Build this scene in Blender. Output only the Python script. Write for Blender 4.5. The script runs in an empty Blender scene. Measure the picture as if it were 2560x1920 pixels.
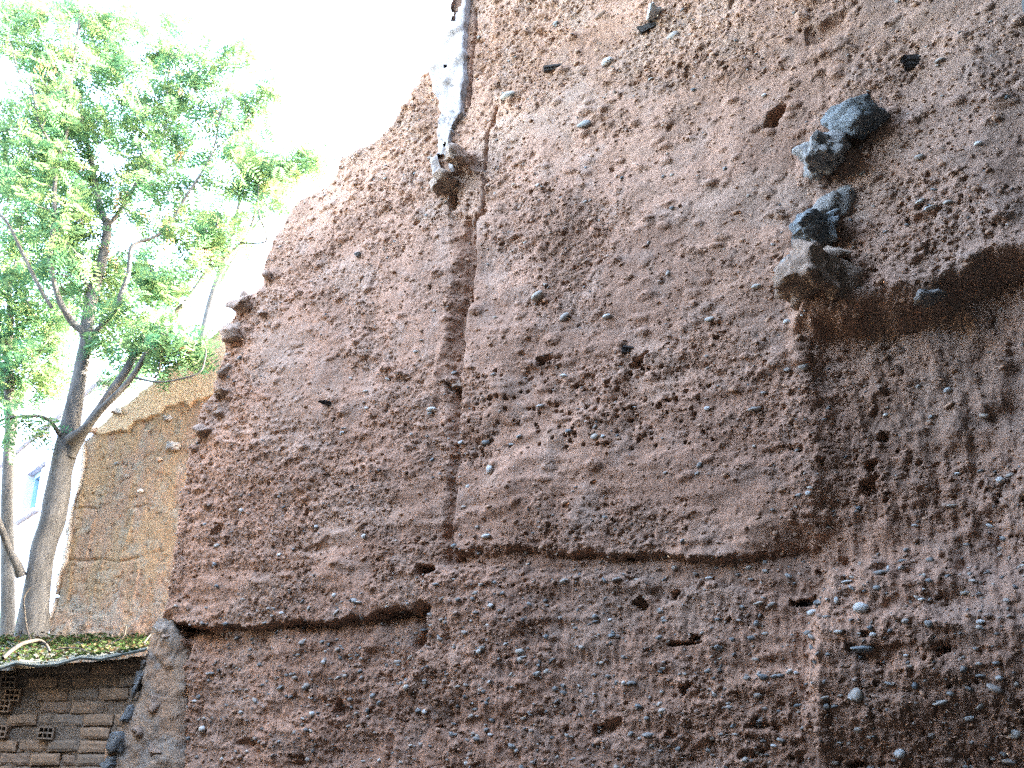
import bpy, math, random
import numpy as np
from mathutils import Vector, Matrix

random.seed(7)
RNG = np.random.default_rng(11)
R = math.radians
scene = bpy.context.scene
COL = scene.collection

# ------------------------------------------------------------------ camera, sky, sun, exposure
CAM = Vector((0.0, 0.0, 1.6)); PITCH = R(20.0); FPX = 2489.0
cam_data = bpy.data.cameras.new("camera"); cam_data.sensor_width = 36.0; cam_data.lens = 36.0 * FPX / 2560.0
cam_data.clip_end = 600.0
camera = bpy.data.objects.new("camera", cam_data); COL.objects.link(camera)
camera.location = CAM; camera.rotation_euler = (R(90) + PITCH, 0, 0)
scene.camera = camera

SUN_AZ = R(76.0); SUN_EL = R(27.0)
SUN_DIR = Vector((math.sin(SUN_AZ) * math.cos(SUN_EL), math.cos(SUN_AZ) * math.cos(SUN_EL), math.sin(SUN_EL)))
world = bpy.data.worlds.new("World"); scene.world = world; world.use_nodes = True
wn = world.node_tree; wn.nodes.clear()
sky = wn.nodes.new("ShaderNodeTexSky"); sky.sky_type = 'NISHITA'; sky.sun_disc = False
sky.sun_elevation = SUN_EL; sky.sun_rotation = SUN_AZ
sky.air_density = 1.0; sky.dust_density = 3.0; sky.ozone_density = 0.6
bg = wn.nodes.new("ShaderNodeBackground"); bg.inputs['Strength'].default_value = 0.15
wo = wn.nodes.new("ShaderNodeOutputWorld")
wn.links.new(sky.outputs[0], bg.inputs[0]); wn.links.new(bg.outputs[0], wo.inputs[0])
sun_data = bpy.data.lights.new("sun", 'SUN'); sun_data.energy = 2.2; sun_data.angle = R(0.53); sun_data.color = (1.0, 0.95, 0.87)
sun = bpy.data.objects.new("sun", sun_data); COL.objects.link(sun)
sun.rotation_euler = (-SUN_DIR).to_track_quat('-Z', 'Y').to_euler(); sun.location = (12, 10, 14)
world.cycles.sampling_method = 'NONE'
scene.view_settings.view_transform = 'Standard'; scene.view_settings.look = 'None'
scene.view_settings.gamma = 1.0; scene.view_settings.exposure = 5.5
scene.cycles.use_denoising = False
scene.cycles.sample_clamp_indirect = 0.25; scene.cycles.max_bounces = 8; scene.cycles.diffuse_bounces = 2; scene.cycles.transparent_max_bounces = 8

# ------------------------------------------------------------------ helpers: places
def ray(px, py):
    x = (px - 1280.0) / FPX; y = -(py - 960.0) / FPX
    return Vector((x, math.cos(PITCH) - y * math.sin(PITCH), math.sin(PITCH) + y * math.cos(PITCH)))
def at(px, py, Y):
    r = ray(px, py); return CAM + r * (Y / r.y)

class Frame:
    """an upright plane: origin O on the ground, u along d, z up, n towards the viewer"""
    def __init__(s, O, d):
        s.O = Vector((O[0], O[1], 0)); s.d = Vector((d[0], d[1], 0)).normalized()
        s.n = Vector((s.d.y, -s.d.x, 0))
        if s.n.dot(CAM - s.O) < 0: s.n = -s.n
    def uz(s, px, py):
        r = ray(px, py); t = (s.O - CAM).dot(s.n) / r.dot(s.n); P = CAM + r * t
        return ((P - s.O).dot(s.d), P.z)
    def poly(s, pts): return [s.uz(*p) for p in pts]
    def scale(s, px, py):
        r = ray(px, py); t = (s.O - CAM).dot(s.n) / r.dot(s.n); return t / FPX      # metres per photo pixel
    def P(s, u, z, h=0.0): return s.O + s.d * u + s.n * h + Vector((0, 0, z))
    def arr(s, U, Z, H):
        O, d, n = s.O, s.d, s.n
        return np.stack([O.x + d.x * U + n.x * H, O.y + d.y * U + n.y * H, Z], -1)

# ------------------------------------------------------------------ helpers: noise
_tabs = {}
def vnoise(x, y, seed):
    if seed not in _tabs: _tabs[seed] = np.random.default_rng(seed).random((256, 256)).astype(np.float32) * 2 - 1
    T = _tabs[seed]
    xf = np.floor(x); yf = np.floor(y); xi = xf.astype(np.int64); yi = yf.astype(np.int64)
    fx = x - xf; fy = y - yf; fx = fx * fx * fx * (fx * (fx * 6 - 15) + 10); fy = fy * fy * fy * (fy * (fy * 6 - 15) + 10)
    a = T[xi & 255, yi & 255]; b = T[(xi + 1) & 255, yi & 255]; c = T[xi & 255, (yi + 1) & 255]; e = T[(xi + 1) & 255, (yi + 1) & 255]
    return (a * (1 - fx) + b * fx) * (1 - fy) + (c * (1 - fx) + e * fx) * fy
def fbm(x, y, size, octv, seed, gain=0.5):
    s = 0; a = 1.0; t = 0; f = 1.0 / size
    for k in range(octv):
        c, sn = math.cos(0.6 * k + 0.3), math.sin(0.6 * k + 0.3)
        s = s + a * vnoise((x * c - y * sn) * f + 17.3 * k + 100, (x * sn + y * c) * f + 9.1 * k + 100, seed + k); t += a; a *= gain; f *= 2.03
    return s / t
def sstep(a, b, x):
    t = np.clip((x - a) / (b - a), 0, 1); return t * t * (3 - 2 * t)
def seg_dist(U, Z, pts, closed):
    D = np.full(U.shape, 1e9); n = len(pts)
    for i in range(n if closed else n - 1):
        (x0, y0), (x1, y1) = pts[i], pts[(i + 1) % n]
        dx, dy = x1 - x0, y1 - y0; L = dx * dx + dy * dy + 1e-12
        t = np.clip(((U - x0) * dx + (Z - y0) * dy) / L, 0, 1)
        D = np.minimum(D, np.hypot(U - x0 - t * dx, Z - y0 - t * dy))
    return D
def inside(U, Z, pts):
    I = np.zeros(U.shape, bool); n = len(pts)
    for i in range(n):
        (x0, y0), (x1, y1) = pts[i], pts[(i + 1) % n]
        if y0 == y1: continue
        I ^= ((y0 > Z) != (y1 > Z)) & (U < (x1 - x0) * (Z - y0) / (y1 - y0) + x0)
    return I
def sdpoly(U, Z, pts):
    D = seg_dist(U, Z, pts, True); return np.where(inside(U, Z, pts), D, -D)      # positive inside

# ------------------------------------------------------------------ helpers: objects and materials
def link(o, parent=None, label=None, cat=None, group=None, kind=None):
    COL.objects.link(o)
    if parent is not None: o.parent = parent
    if label: o['label'] = label
    if cat: o['category'] = cat
    if group: o['group'] = group
    if kind: o['kind'] = kind
    return o
def mesh_np(name, V, F, mat, smooth=True, col=None):
    V = np.asarray(V, np.float32); F = np.asarray(F, np.int32)
    me = bpy.data.meshes.new(name); k = F.shape[1]
    me.vertices.add(len(V)); me.vertices.foreach_set("co", V.ravel())
    me.loops.add(F.size); me.loops.foreach_set("vertex_index", F.ravel())
    me.polygons.add(len(F)); me.polygons.foreach_set("loop_start", np.arange(0, F.size, k, dtype=np.int32))
    me.update(calc_edges=True)
    if col is not None:
        a = me.color_attributes.new("tint", 'FLOAT_COLOR', 'POINT')
        c = np.ones((len(V), 4), np.float32); c[:, :3] = col; a.data.foreach_set("color", c.ravel())
    if smooth: me.shade_smooth()
    else: me.shade_flat()
    if mat: me.materials.append(mat)
    return me
def obj(name, me, parent=None, **kw): return link(bpy.data.objects.new(name, me), parent, **kw)
def thing(name, loc, label, cat, group=None):
    o = bpy.data.objects.new(name, None); o.location = loc; o.empty_display_size = 0.2
    link(o, None, label, cat, group); ROOTS.append(o); return o
ROOTS = []
def put(name, me, root, loc=None, rot=None, scale=None, **kw):
    """a part given in world coordinates, parented to an unrotated root"""
    o = bpy.data.objects.new(name, me); L = Vector(loc) if loc is not None else Vector((0, 0, 0))
    o.location = L - WORLD[root.name]
    if rot is not None: o.rotation_euler = rot
    if scale is not None: o.scale = scale
    return link(o, root, **kw)
WORLD = {}
def root(name, loc, label, cat, group=None):
    o = thing(name, loc, label, cat, group); o['kind'] = 'thing'; WORLD[o.name] = Vector(loc); return o
def sub(name, me, part, world_loc, part_world, **kw):
    o = bpy.data.objects.new(name, me); o.location = Vector(world_loc) - Vector(part_world); return link(o, part, **kw)

def nmat(name):
    m = bpy.data.materials.new(name); m.use_nodes = True; nt = m.node_tree
    b = nt.nodes['Principled BSDF']; b.inputs['Roughness'].default_value = 0.95
    b.inputs['Specular IOR Level'].default_value = 0.15
    return m, nt, b
def add_noise(nt, scale, detail=6, rough=0.6, coords='Object', stretch=(1, 1, 1)):
    tc = nt.nodes.new("ShaderNodeTexCoord"); mp = nt.nodes.new("ShaderNodeMapping"); mp.inputs['Scale'].default_value = stretch
    n = nt.nodes.new("ShaderNodeTexNoise"); n.inputs['Scale'].default_value = scale; n.inputs['Detail'].default_value = detail
    n.inputs['Roughness'].default_value = rough
    nt.links.new(tc.outputs[coords], mp.inputs[0]); nt.links.new(mp.outputs[0], n.inputs['Vector']); return n
def ramp(nt, src, stops):
    r = nt.nodes.new("ShaderNodeValToRGB"); e = r.color_ramp.elements
    while len(e) < len(stops): e.new(0.5)
    for k, (p, c) in enumerate(stops): e[k].position = p; e[k].color = (*c, 1) if len(c) == 3 else c
    nt.links.new(src, r.inputs[0]); return r
def mul(nt, a, b, fac=1.0, mode='MULTIPLY'):
    m = nt.nodes.new("ShaderNodeMix"); m.data_type = 'RGBA'; m.blend_type = mode; m.inputs[0].default_value = fac
    nt.links.new(a, m.inputs[6]); nt.links.new(b, m.inputs[7]); return m.outputs[2]
def bump(nt, b, src, strength, dist, prev=None):
    n = nt.nodes.new("ShaderNodeBump"); n.inputs['Strength'].default_value = strength; n.inputs['Distance'].default_value = dist
    nt.links.new(src, n.inputs['Height'])
    if prev is not None: nt.links.new(prev.outputs[0], n.inputs['Normal'])
    nt.links.new(n.outputs[0], b.inputs['Normal']); return n

def mat_tinted(name, grain=160, spots=45, contrast=(0.72, 1.25), bump_d=0.006):
    m, nt, b = nmat(name)
    a = nt.nodes.new("ShaderNodeAttribute"); a.attribute_name = "tint"
    n1 = add_noise(nt, spots, 8, 0.7); n2 = add_noise(nt, grain, 4, 0.7)
    lo, hi = contrast
    r1 = ramp(nt, n1.outputs[0], [(0.3, (lo, lo, lo)), (0.7, (hi, hi, hi))])
    r2 = ramp(nt, n2.outputs[0], [(0.34, (0.70, 0.69, 0.68)), (0.5, (1.0, 1.0, 1.0)), (0.66, (1.24, 1.23, 1.22))])
    c = mul(nt, a.outputs[0], r1.outputs[0]); c = mul(nt, c, r2.outputs[0])
    nt.links.new(c, b.inputs['Base Color'])
    p = bump(nt, b, n1.outputs[0], 1.0, bump_d * 3.0); bump(nt, b, n2.outputs[0], 1.0, bump_d * 1.3, p)
    return m
def mat_plain(name, c1, c2, scale=12, bump_d=0.004, grain=120, rough=0.95, stretch=(1, 1, 1)):
    m, nt, b = nmat(name); b.inputs['Roughness'].default_value = rough
    n1 = add_noise(nt, scale, 7, 0.65, stretch=stretch); n2 = add_noise(nt, grain, 4, 0.6, stretch=stretch)
    r = ramp(nt, n1.outputs[0], [(0.32, c1), (0.68, c2)])
    r2 = ramp(nt, n2.outputs[0], [(0.3, (0.8, 0.8, 0.8)), (0.7, (1.15, 1.15, 1.15))])
    nt.links.new(mul(nt, r.outputs[0], r2.outputs[0]), b.inputs['Base Color'])
    p = bump(nt, b, n1.outputs[0], 0.5, bump_d * 2); bump(nt, b, n2.outputs[0], 0.5, bump_d, p); return m
def mat_objrandom(name, stops, grain=60, bump_d=0.002):
    m, nt, b = nmat(name); b.inputs['Roughness'].default_value = 0.8
    oi = nt.nodes.new("ShaderNodeObjectInfo"); r = ramp(nt, oi.outputs['Random'], stops); r.color_ramp.interpolation = 'CONSTANT'
    n = add_noise(nt, grain, 5, 0.65); r2 = ramp(nt, n.outputs[0], [(0.3, (0.72, 0.72, 0.72)), (0.7, (1.2, 1.18, 1.15))])
    nt.links.new(mul(nt, r.outputs[0], r2.outputs[0]), b.inputs['Base Color']); bump(nt, b, n.outputs[0], 0.5, bump_d); return m

M = {}
M['earth'] = mat_tinted('rammed_earth', 150, 42, (0.84, 1.14), 0.005)
M['ochre'] = mat_tinted('ochre_plaster', 120, 26, (0.75, 1.2), 0.006)
M['rubble'] = mat_tinted('rubble_plaster', 140, 30, (0.75, 1.2), 0.005)
M['stone_tint'] = mat_tinted('pebble_mix', 200, 70, (0.8, 1.2), 0.002)
STONES = [(0.0, (0.28, 0.235, 0.195)), (0.16, (0.22, 0.20, 0.175)), (0.34, (0.34, 0.285, 0.23)), (0.5, (0.165, 0.165, 0.155)), (0.62, (0.37, 0.325, 0.27)), (0.76, (0.30, 0.20, 0.145)), (0.9, (0.245, 0.23, 0.205))]
M['stone'] = mat_objrandom('river_stone', STONES)
M['stone_white'] = mat_plain('white_stone', (0.44, 0.40, 0.35), (0.58, 0.54, 0.48), 30, 0.003)
M['rock_dark'] = mat_plain('dark_rock', (0.125, 0.125, 0.12), (0.27, 0.265, 0.245), 9, 0.03, 60)
M['rock_mixed'] = mat_plain('grey_brown_rock', (0.15, 0.135, 0.12), (0.42, 0.36, 0.30), 7, 0.03, 60)
M['clod'] = mat_plain('brown_clod', (0.22, 0.145, 0.10), (0.43, 0.29, 0.20), 9, 0.05, 50)
M['earth_rock'] = mat_plain('dusty_earth_rock', (0.36, 0.23, 0.155), (0.50, 0.345, 0.25), 10, 0.03, 60)
M['rock_tan'] = mat_plain('tan_rock', (0.30, 0.20, 0.14), (0.48, 0.345, 0.25), 10, 0.03, 60)
M['wood'] = mat_plain('old_dark_wood', (0.03, 0.026, 0.022), (0.11, 0.09, 0.075), 30, 0.006, 160, 0.9, (1, 1, 8))
M['lime'] = mat_plain('white_lime_plaster', (0.24, 0.19, 0.16), (0.40, 0.345, 0.31), 9, 0.006, 70)
M['brick'] = mat_objrandom('mud_stained_brick', [(0.0, (0.29, 0.20, 0.135)), (0.25, (0.25, 0.185, 0.13)), (0.5, (0.33, 0.22, 0.14)), (0.75, (0.27, 0.205, 0.15))], 40, 0.004)
M['hole'] = mat_plain('brick_inside', (0.10, 0.07, 0.05), (0.16, 0.11, 0.08), 30, 0.002)
M['sheet'] = mat_plain('weathered_roof_sheet', (0.045, 0.05, 0.038), (0.11, 0.11, 0.085), 7, 0.003, 90)
M['bark'] = mat_plain('grey_bark', (0.042, 0.039, 0.034), (0.095, 0.088, 0.078), 14, 0.008, 60, 0.9, (1, 1, 0.25))
M['twig'] = mat_plain('dry_twig', (0.025, 0.021, 0.017), (0.06, 0.052, 0.042), 30, 0.002)
M['white_paint'] = mat_plain('pale_lilac_render', (0.40, 0.39, 0.43), (0.47, 0.46, 0.50), 3, 0.002, 60)
M['ground'] = mat_plain('yard_earth', (0.06, 0.046, 0.035), (0.12, 0.092, 0.068), 1.2, 0.02, 20)
M['side'] = mat_plain('grey_side_plaster', (0.05, 0.05, 0.048), (0.11, 0.11, 0.10), 5, 0.006, 60)
m, nt, b = nmat('window_glass'); b.inputs['Base Color'].default_value = (0.10, 0.18, 0.26, 1); b.inputs['Roughness'].default_value = 0.08; b.inputs['Specular IOR Level'].default_value = 0.5; M['glass'] = m
M['blue'] = mat_plain('blue_grey_frame', (0.18, 0.30, 0.42), (0.24, 0.37, 0.5), 8, 0.001)

def leaf_mat(name, trans=0.5):
    m = bpy.data.materials.new(name); m.use_nodes = True; nt = m.node_tree; nt.nodes.clear()
    a = nt.nodes.new("ShaderNodeAttribute"); a.attribute_name = "tint"
    d = nt.nodes.new("ShaderNodeBsdfDiffuse"); t = nt.nodes.new("ShaderNodeBsdfTranslucent"); mx = nt.nodes.new("ShaderNodeMixShader"); o = nt.nodes.new("ShaderNodeOutputMaterial")
    hs = nt.nodes.new("ShaderNodeHueSaturation"); hs.inputs['Hue'].default_value = 0.47; hs.inputs['Value'].default_value = 1.9
    nt.links.new(a.outputs[0], d.inputs[0]); nt.links.new(a.outputs[0], hs.inputs['Color']); nt.links.new(hs.outputs[0], t.inputs[0])
    mx.inputs[0].default_value = trans; nt.links.new(d.outputs[0], mx.inputs[1]); nt.links.new(t.outputs[0], mx.inputs[2]); nt.links.new(mx.outputs[0], o.inputs[0]); return m
M['leaf'] = leaf_mat('feathery_leaf'); M['litter'] = leaf_mat('fallen_leaf', 0.15)

# ------------------------------------------------------------------ ground
gv = [(-200, -200, 0), (200, -200, 0), (200, 300, 0), (-200, 300, 0)]
obj('ground', mesh_np('ground', gv, [(0, 1, 2, 3)], M['ground']), kind='structure')

# ------------------------------------------------------------------ relief builder: a thick wall with a modelled face
def relief(name, fr, us, zs, hf, outline, mat, thick=0.5, edge_noise=0.03, seed=5, cf=None, rw=None):
    U, Z = np.meshgrid(us, zs)
    wu = fbm(U, Z, 0.22, 4, seed + 50) * edge_noise; wz = fbm(U, Z, 0.22, 4, seed + 60) * edge_noise
    sd = sdpoly(U + wu, Z + wz, outline)
    H = hf(U, Z); rnd = 0.05 if rw is None else rw
    H = H - rnd * (1 - sstep(0.0, 0.10, sd)) ** 2                       # broken edges fall away
    keep = sd > 0; cell = keep[:-1, :-1] & keep[1:, :-1] & keep[:-1, 1:] & keep[1:, 1:]
    nr, nc = U.shape; ids = np.arange(nr * nc).reshape(nr, nc)
    Q = np.stack([ids[:-1, :-1], ids[:-1, 1:], ids[1:, 1:], ids[1:, :-1]], -1)[cell]
    V = fr.arr(U.ravel(), Z.ravel(), H.ravel()); C = cf(U, Z, H) if cf else None
    flip = fr.d.cross(Vector((0, 0, 1))).dot(fr.n) < 0
    if flip: Q = Q[:, ::-1]
    # rim: boundary edges pushed back through the thickness
    E = np.concatenate([Q[:, [0, 1]], Q[:, [1, 2]], Q[:, [2, 3]], Q[:, [3, 0]]]).astype(np.int64)
    key = E.min(1) * (nr * nc) + E.max(1); _, inv, cnt = np.unique(key, return_inverse=True, return_counts=True)
    B = E[cnt[inv] == 1]
    bv = np.unique(B); mp = {}; lay = [0.04, 0.13, 0.28, thick]; Vs = [V]; n0 = len(V)
    pos = np.full(nr * nc, -1, np.int64); pos[bv] = np.arange(len(bv))
    Ub, Zb, Hb = U.ravel()[bv], Z.ravel()[bv], H.ravel()[bv]; Fr = []; prev = B
    for k, t in enumerate(lay):
        j = 0.03 * fbm(Ub * 3 + t * 9, Zb * 3, 0.3, 3, seed + 80 + k) if k < len(lay) - 1 else 0
        Vs.append(fr.arr(Ub + j, Zb + j, Hb - t)); cur = n0 + k * len(bv) + pos[B]
        Fr.append(np.stack([prev[:, 1], prev[:, 0], cur[:, 0], cur[:, 1]], -1)); prev = cur
    V2 = np.concatenate(Vs); F = np.concatenate([Q] + Fr)
    if C is not None: C = np.concatenate([C.reshape(-1, 3)] + [C.reshape(-1, 3)[bv]] * len(lay))
    used = np.unique(F); re = np.full(len(V2), -1, np.int64); re[used] = np.arange(len(used))
    me = mesh_np(name, V2[used], re[F], mat, True, C[used] if C is not None else None)
    du, dz = us[1] - us[0], zs[1] - zs[0]
    def sample(u, z):
        u = np.asarray(u, float); z = np.asarray(z, float)
        i = np.clip(np.searchsorted(us, u) - 1, 0, nc - 2); j = np.clip(np.searchsorted(zs, z) - 1, 0, nr - 2)
        a = (u - us[i]) / (us[i + 1] - us[i]); b_ = (z - zs[j]) / (zs[j + 1] - zs[j])
        r = (H[j, i] * (1 - a) + H[j, i + 1] * a) * (1 - b_) + (H[j + 1, i] * (1 - a) + H[j + 1, i + 1] * a) * b_
        return r if r.ndim else float(r)
    return me, sample

# ------------------------------------------------------------------ the tall rammed earth wall
WF = Frame((-2.75, 8.0), (0.852, -0.524))
wp = WF.poly
W_OUT = wp([(440, 1920), (440, 1800), (444, 1700), (440, 1600), (418, 1552), (395, 1545), (401, 1484), (415, 1407), (431, 1325), (434, 1244), (450, 1190), (462, 1120), (488, 1085),
            (485, 1069), (489, 1024), (525, 975), (522, 951), (540, 936), (549, 879), (556, 850), (554, 837), (570, 800), (598, 750), (646, 710), (649, 662), (673, 600), (723, 517), (760, 477),
            (800, 455), (865, 383), (930, 344), (977, 300), (992, 271), (1031, 210), (1053, 177), (1073, 141), (1100, 76), (1120, 0)])
W_OUT = [(0.36, -0.2)] + W_OUT + [(2.75, 7.75), (3.3, 8.1), (4.6, 8.2), (7.0, 8.15), (7.0, -0.2)]
rg = np.random.default_rng(3)
# earth-coated nodules pressed out of the face: (u, z, radius u, radius z, height)
NOD = []
for k in range(4200):
    u = rg.uniform(-0.2, 6.9); z = rg.uniform(1.2, 7.9); s = 0.008 + 0.03 * rg.random() ** 3.2
    if z > 3.2 and rg.random() < 0.35: s *= 1.35
    NOD.append((u, z, s * rg.uniform(1.0, 1.8), s * rg.uniform(0.7, 1.0), s * rg.uniform(0.5, 1.2), rg.uniform(-0.5, 0.5)))
for k in range(900):                                                     # bigger lumps on the upper face
    u = rg.uniform(0.3, 6.9); z = rg.uniform(3.4, 7.9); s = 0.014 + 0.028 * rg.random() ** 2
    NOD.append((u, z, s * rg.uniform(1.0, 1.7), s * rg.uniform(0.6, 0.9), s * rg.uniform(0.9, 1.5), rg.uniform(-0.5, 0.1)))
# pits and small holes
PIT = []
for k in range(420):
    u = rg.uniform(-0.1, 6.9); z = rg.uniform(1.3, 7.6); s = 0.005 + 0.018 * rg.random() ** 4
    PIT.append((u, z, s * rg.uniform(0.9, 1.8), s, s * rg.uniform(0.8, 1.6), rg.uniform(-0.4, 0.4)))
for k in range(150):                                                     # beetle-sized holes in the middle panel
    px = rg.uniform(1190, 1800); py = 960 + rg.uniform(-30, 170) + (1300 - px) * 0.04
    u, z = WF.uz(px, py); s = rg.uniform(0.008, 0.015); PIT.append((u, z, s, s, 0.04, 0))
for px, py, a, b_, dep, ro in [(1072, 1424, 28, 13, .16, 0), (1062, 1528, 22, 16, .12, 0), (1690, 1486, 16, 12, .12, 0), (1375, 905, 24, 12, .10, .1), (1604, 905, 24, 8, .10, .5), (1605, 1512, 24, 16, .10, -.3),
                               (1940, 290, 34, 20, .12, .7), (1720, 1610, 50, 6, .08, 0), (1745, 1596, 12, 8, .08, 0), (1725, 1718, 16, 7, .08, .8), (820, 1188, 12, 4, .05, 0), (1370, 765, 10, 6, .04, 0), (2010, 1508, 30, 10, .08, 0),
                               (2170, 1160, 18, 18, .08, 0), (2165, 1215, 24, 20, .09, 0), (2200, 1080, 16, 12, .07, 0), (840, 1768, 16, 22, .08, 0), (1905, 1815, 34, 10, .06, 0), (1525, 1820, 36, 14, .06, .3), (1680, 1840, 16, 10, .05, 0),
                               (2320, 560, 40, 18, .05, -.2), (600, 1860, 40, 10, .06, 0), (735, 1910, 30, 10, .07, 0), (1130, 505, 15, 26, .14, 0), (1145, 975, 22, 18, .12, 0), (1115, 965, 14, 10, .08, 0), (2080, 60, 60, 26, .05, .5), (1215, 533, 9, 9, .05, 0),
                               (2210, 1640, 60, 24, .06, 0), (2370, 1630, 18, 16, .07, 0), (1880, 1890, 26, 12, .05, 0), (1760, 1885, 40, 30, .03, 0), (2150, 1910, 26, 10, .08, 0), (540, 1330, 14, 22, .05, 0), (800, 1370, 50, 14, .035, .1)]:
    u, z = WF.uz(px, py); s = WF.scale(px, py); PIT.append((u, z, a * s, b_ * s, dep, ro))

LEDGE_B = wp([(1135, 1392), (1180, 1385), (1260, 1372), (1330, 1370), (1400, 1372), (1480, 1378), (1560, 1385), (1640, 1392), (1720, 1400), (1860, 1392), (2000, 1372), (2040, 1350)])
PAN_B = wp([(1186, 480), (1190, 560), (1185, 640), (1178, 740), (1165, 830), (1158, 950), (1155, 1080), (1150, 1180), (1140, 1260), (1132, 1330)]) + LEDGE_B + wp([(2050, 1240), (2050, 1120), (2045, 1000), (2030, 900), (2010, 810), (2040, 700), (2060, 500), (2060, 200), (1900, 100), (1300, 250)])
BAND_C = wp([(1130, 1395), (1300, 1375), (1500, 1380), (1750, 1400), (2000, 1375), (2045, 1350), (2060, 1440), (2080, 1500), (2010, 1498), (1900, 1480), (1780, 1450), (1690, 1490), (1640, 1500), (1620, 1445), (1400, 1425), (1240, 1422), (1130, 1418)])
CHASE = wp([(1128, 530), (1180, 540), (1182, 640), (1172, 740), (1160, 830), (1153, 950), (1150, 1080), (1143, 1180), (1135, 1260), (1128, 1330), (1128, 1425), (1062, 1425), (1066, 1200), (1070, 1020), (1092, 960), (1122, 800), (1138, 640)])
BLOCK_D = wp([(444, 1700), (440, 1600), (418, 1553), (470, 1562), (560, 1568), (640, 1562), (690, 1548), (740, 1554), (800, 1560), (860, 1546), (920, 1538), (1000, 1528), (1058, 1520), (1062, 1560), (1050, 1620), (1028, 1680), (1004, 1730), (996, 1800), (992, 1920)]) + [(2.1, 1.0), (0.3, 1.0)]
LEDGE_D = BLOCK_D[2:13]
PAN_G = wp([(2040, 800), (2150, 800), (2260, 770), (2340, 745), (2420, 690), (2560, 650), (2600, 1540), (2420, 1540), (2200, 1535), (2120, 1530), (2085, 1530), (2060, 1440), (2055, 1240), (2050, 1000)])
LEDGE_E = wp([(2000, 800), (2040, 815), (2100, 815), (2160, 795), (2260, 782), (2340, 760), (2420, 712), (2500, 668), (2600, 645)])
BLK_E = LEDGE_E + wp([(2700, 100), (2400, 50), (2250, 300), (2160, 480), (2060, 620), (1995, 680)])
BLK_F = wp([(2088, 1500), (2105, 1455), (2150, 1440), (2250, 1445), (2600, 1452), (2600, 1990), (2050, 1990), (2060, 1700)])
LOWER = wp([(1062, 1430), (1240, 1425), (1400, 1428), (1620, 1450), (1640, 1505), (1690, 1495), (1780, 1455), (1900, 1485), (2085, 1505), (2090, 1990), (980, 1990), (996, 1800), (1004, 1730), (1050, 1620), (1062, 1540)])
CRACK1 = wp([(1192, 540), (1186, 640), (1178, 740), (1164, 830), (1157, 950), (1154, 1080), (1149, 1180), (1139, 1260), (1131, 1330), (1128, 1400)])
CRACK2 = wp([(1238, 265), (1230, 300), (1218, 330), (1212, 380), (1206, 440), (1212, 500), (1204, 540), (1192, 560)])
CRACK3 = wp([(1182, 20), (1188, 60), (1180, 100), (1172, 200), (1170, 260)])
HOL = WF.uz(2015, 1375)
SLOT = wp([(1062, 1525), (1058, 1560), (1052, 1600), (1042, 1612)])
ROCKS = [
        (2112, 314, 134, 88, 'rock_dark', .35, .13, .05, 'dark blue grey rock jutting from the wall, topmost of a column'),
        (2062, 412, 104, 96, 'rock_mixed', .5, .13, .2, 'pale and dark mottled rock below the topmost dark rock'),
        (2065, 590, 106, 84, 'rock_dark', .7, .14, -.05, 'angular blue grey rock jutting above the brown clod'),
        (2070, 725, 150, 140, 'clod', .3, .18, .1, 'brown clod of earth and stones with hollows'),
        (2000, 690, 70, 80, 'rock_mixed', .2, .08, .5, None), (2112, 662, 70, 20, 'rock_tan', .6, .05, .5, None),
        (2085, 510, 74, 80, 'rock_mixed', -.2, .06, .1, None),
        (612, 760, 50, 42, 'earth_rock', -.3, .09, .3, None), (588, 842, 66, 52, 'earth_rock', -.2, .10, .2, None),
        (672, 696, 22, 26, 'earth_rock', -.3, .06, .2, None), (660, 788, 20, 16, 'earth_rock', 0, .04, .2, None), (566, 928, 28, 30, 'earth_rock', -.3, .07, .1, None), (900, 640, 14, 10, 'rock_mixed', .2, .02, 0, None),
        (520, 1076, 36, 24, 'earth_rock', -.2, .08, 0, None), (552, 1030, 24, 30, 'earth_rock', -.3, .05, .5, None), (556, 985, 30, 16, 'earth_rock', -.3, .05, -.2, None),
        (1118, 470, 66, 34, 'rock_tan', .5, .11, -.3, None), (1165, 410, 44, 46, 'rock_tan', .3, .09, .2, None), (1138, 952, 40, 32, 'clod', -.1, .06, 0, None),
        (2330, 758, 46, 30, 'rock_mixed', .5, .07, 0, None)]
COLLARS = []                                                             # earth banked up round the big rocks
for q in ROCKS:
    u, z = WF.uz(q[0], q[1]); m_ = WF.scale(q[0], q[1]); COLLARS.append((u, z + q[3] * m_ * 0.08, q[2] * m_ * 0.72, q[3] * m_ * 0.70, min(.045, q[2] * m_ * 0.2), q[7] if abs(q[7]) < .3 else 0))
def stamp(us, zs, H, lst, sign):
    du = us[1] - us[0]
    for u, z, a, b_, h, ro in lst:
        r = max(a, b_) * 1.15
        i0, i1 = np.searchsorted(us, [u - r, u + r]); j0, j1 = np.searchsorted(zs, [z - r, z + r])
        if i1 - i0 < 1 or j1 - j0 < 1: continue
        X, Y = np.meshgrid(us[i0:i1] - u, zs[j0:j1] - z); c, s = math.cos(ro), math.sin(ro)
        q = ((X * c + Y * s) / a) ** 2 + ((-X * s + Y * c) / b_) ** 2
        if sign < 0 and a > 0.02: q = q * (1 + 0.9 * vnoise(X / (a * .7) + u * 37, Y / (a * .5) + z * 53, 981))
        g = np.clip(1 - q, 0, 1) ** (0.5 if sign > 0 else 0.7)
        H[j0:j1, i0:i1] += sign * h * g
def ROUGH(U, Z): return fbm(U, Z * 1.4, 0.55, 3, 236) - 0.12 * sstep(3.6, 4.6, Z) * sstep(6.0, 5.0, Z)
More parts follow.
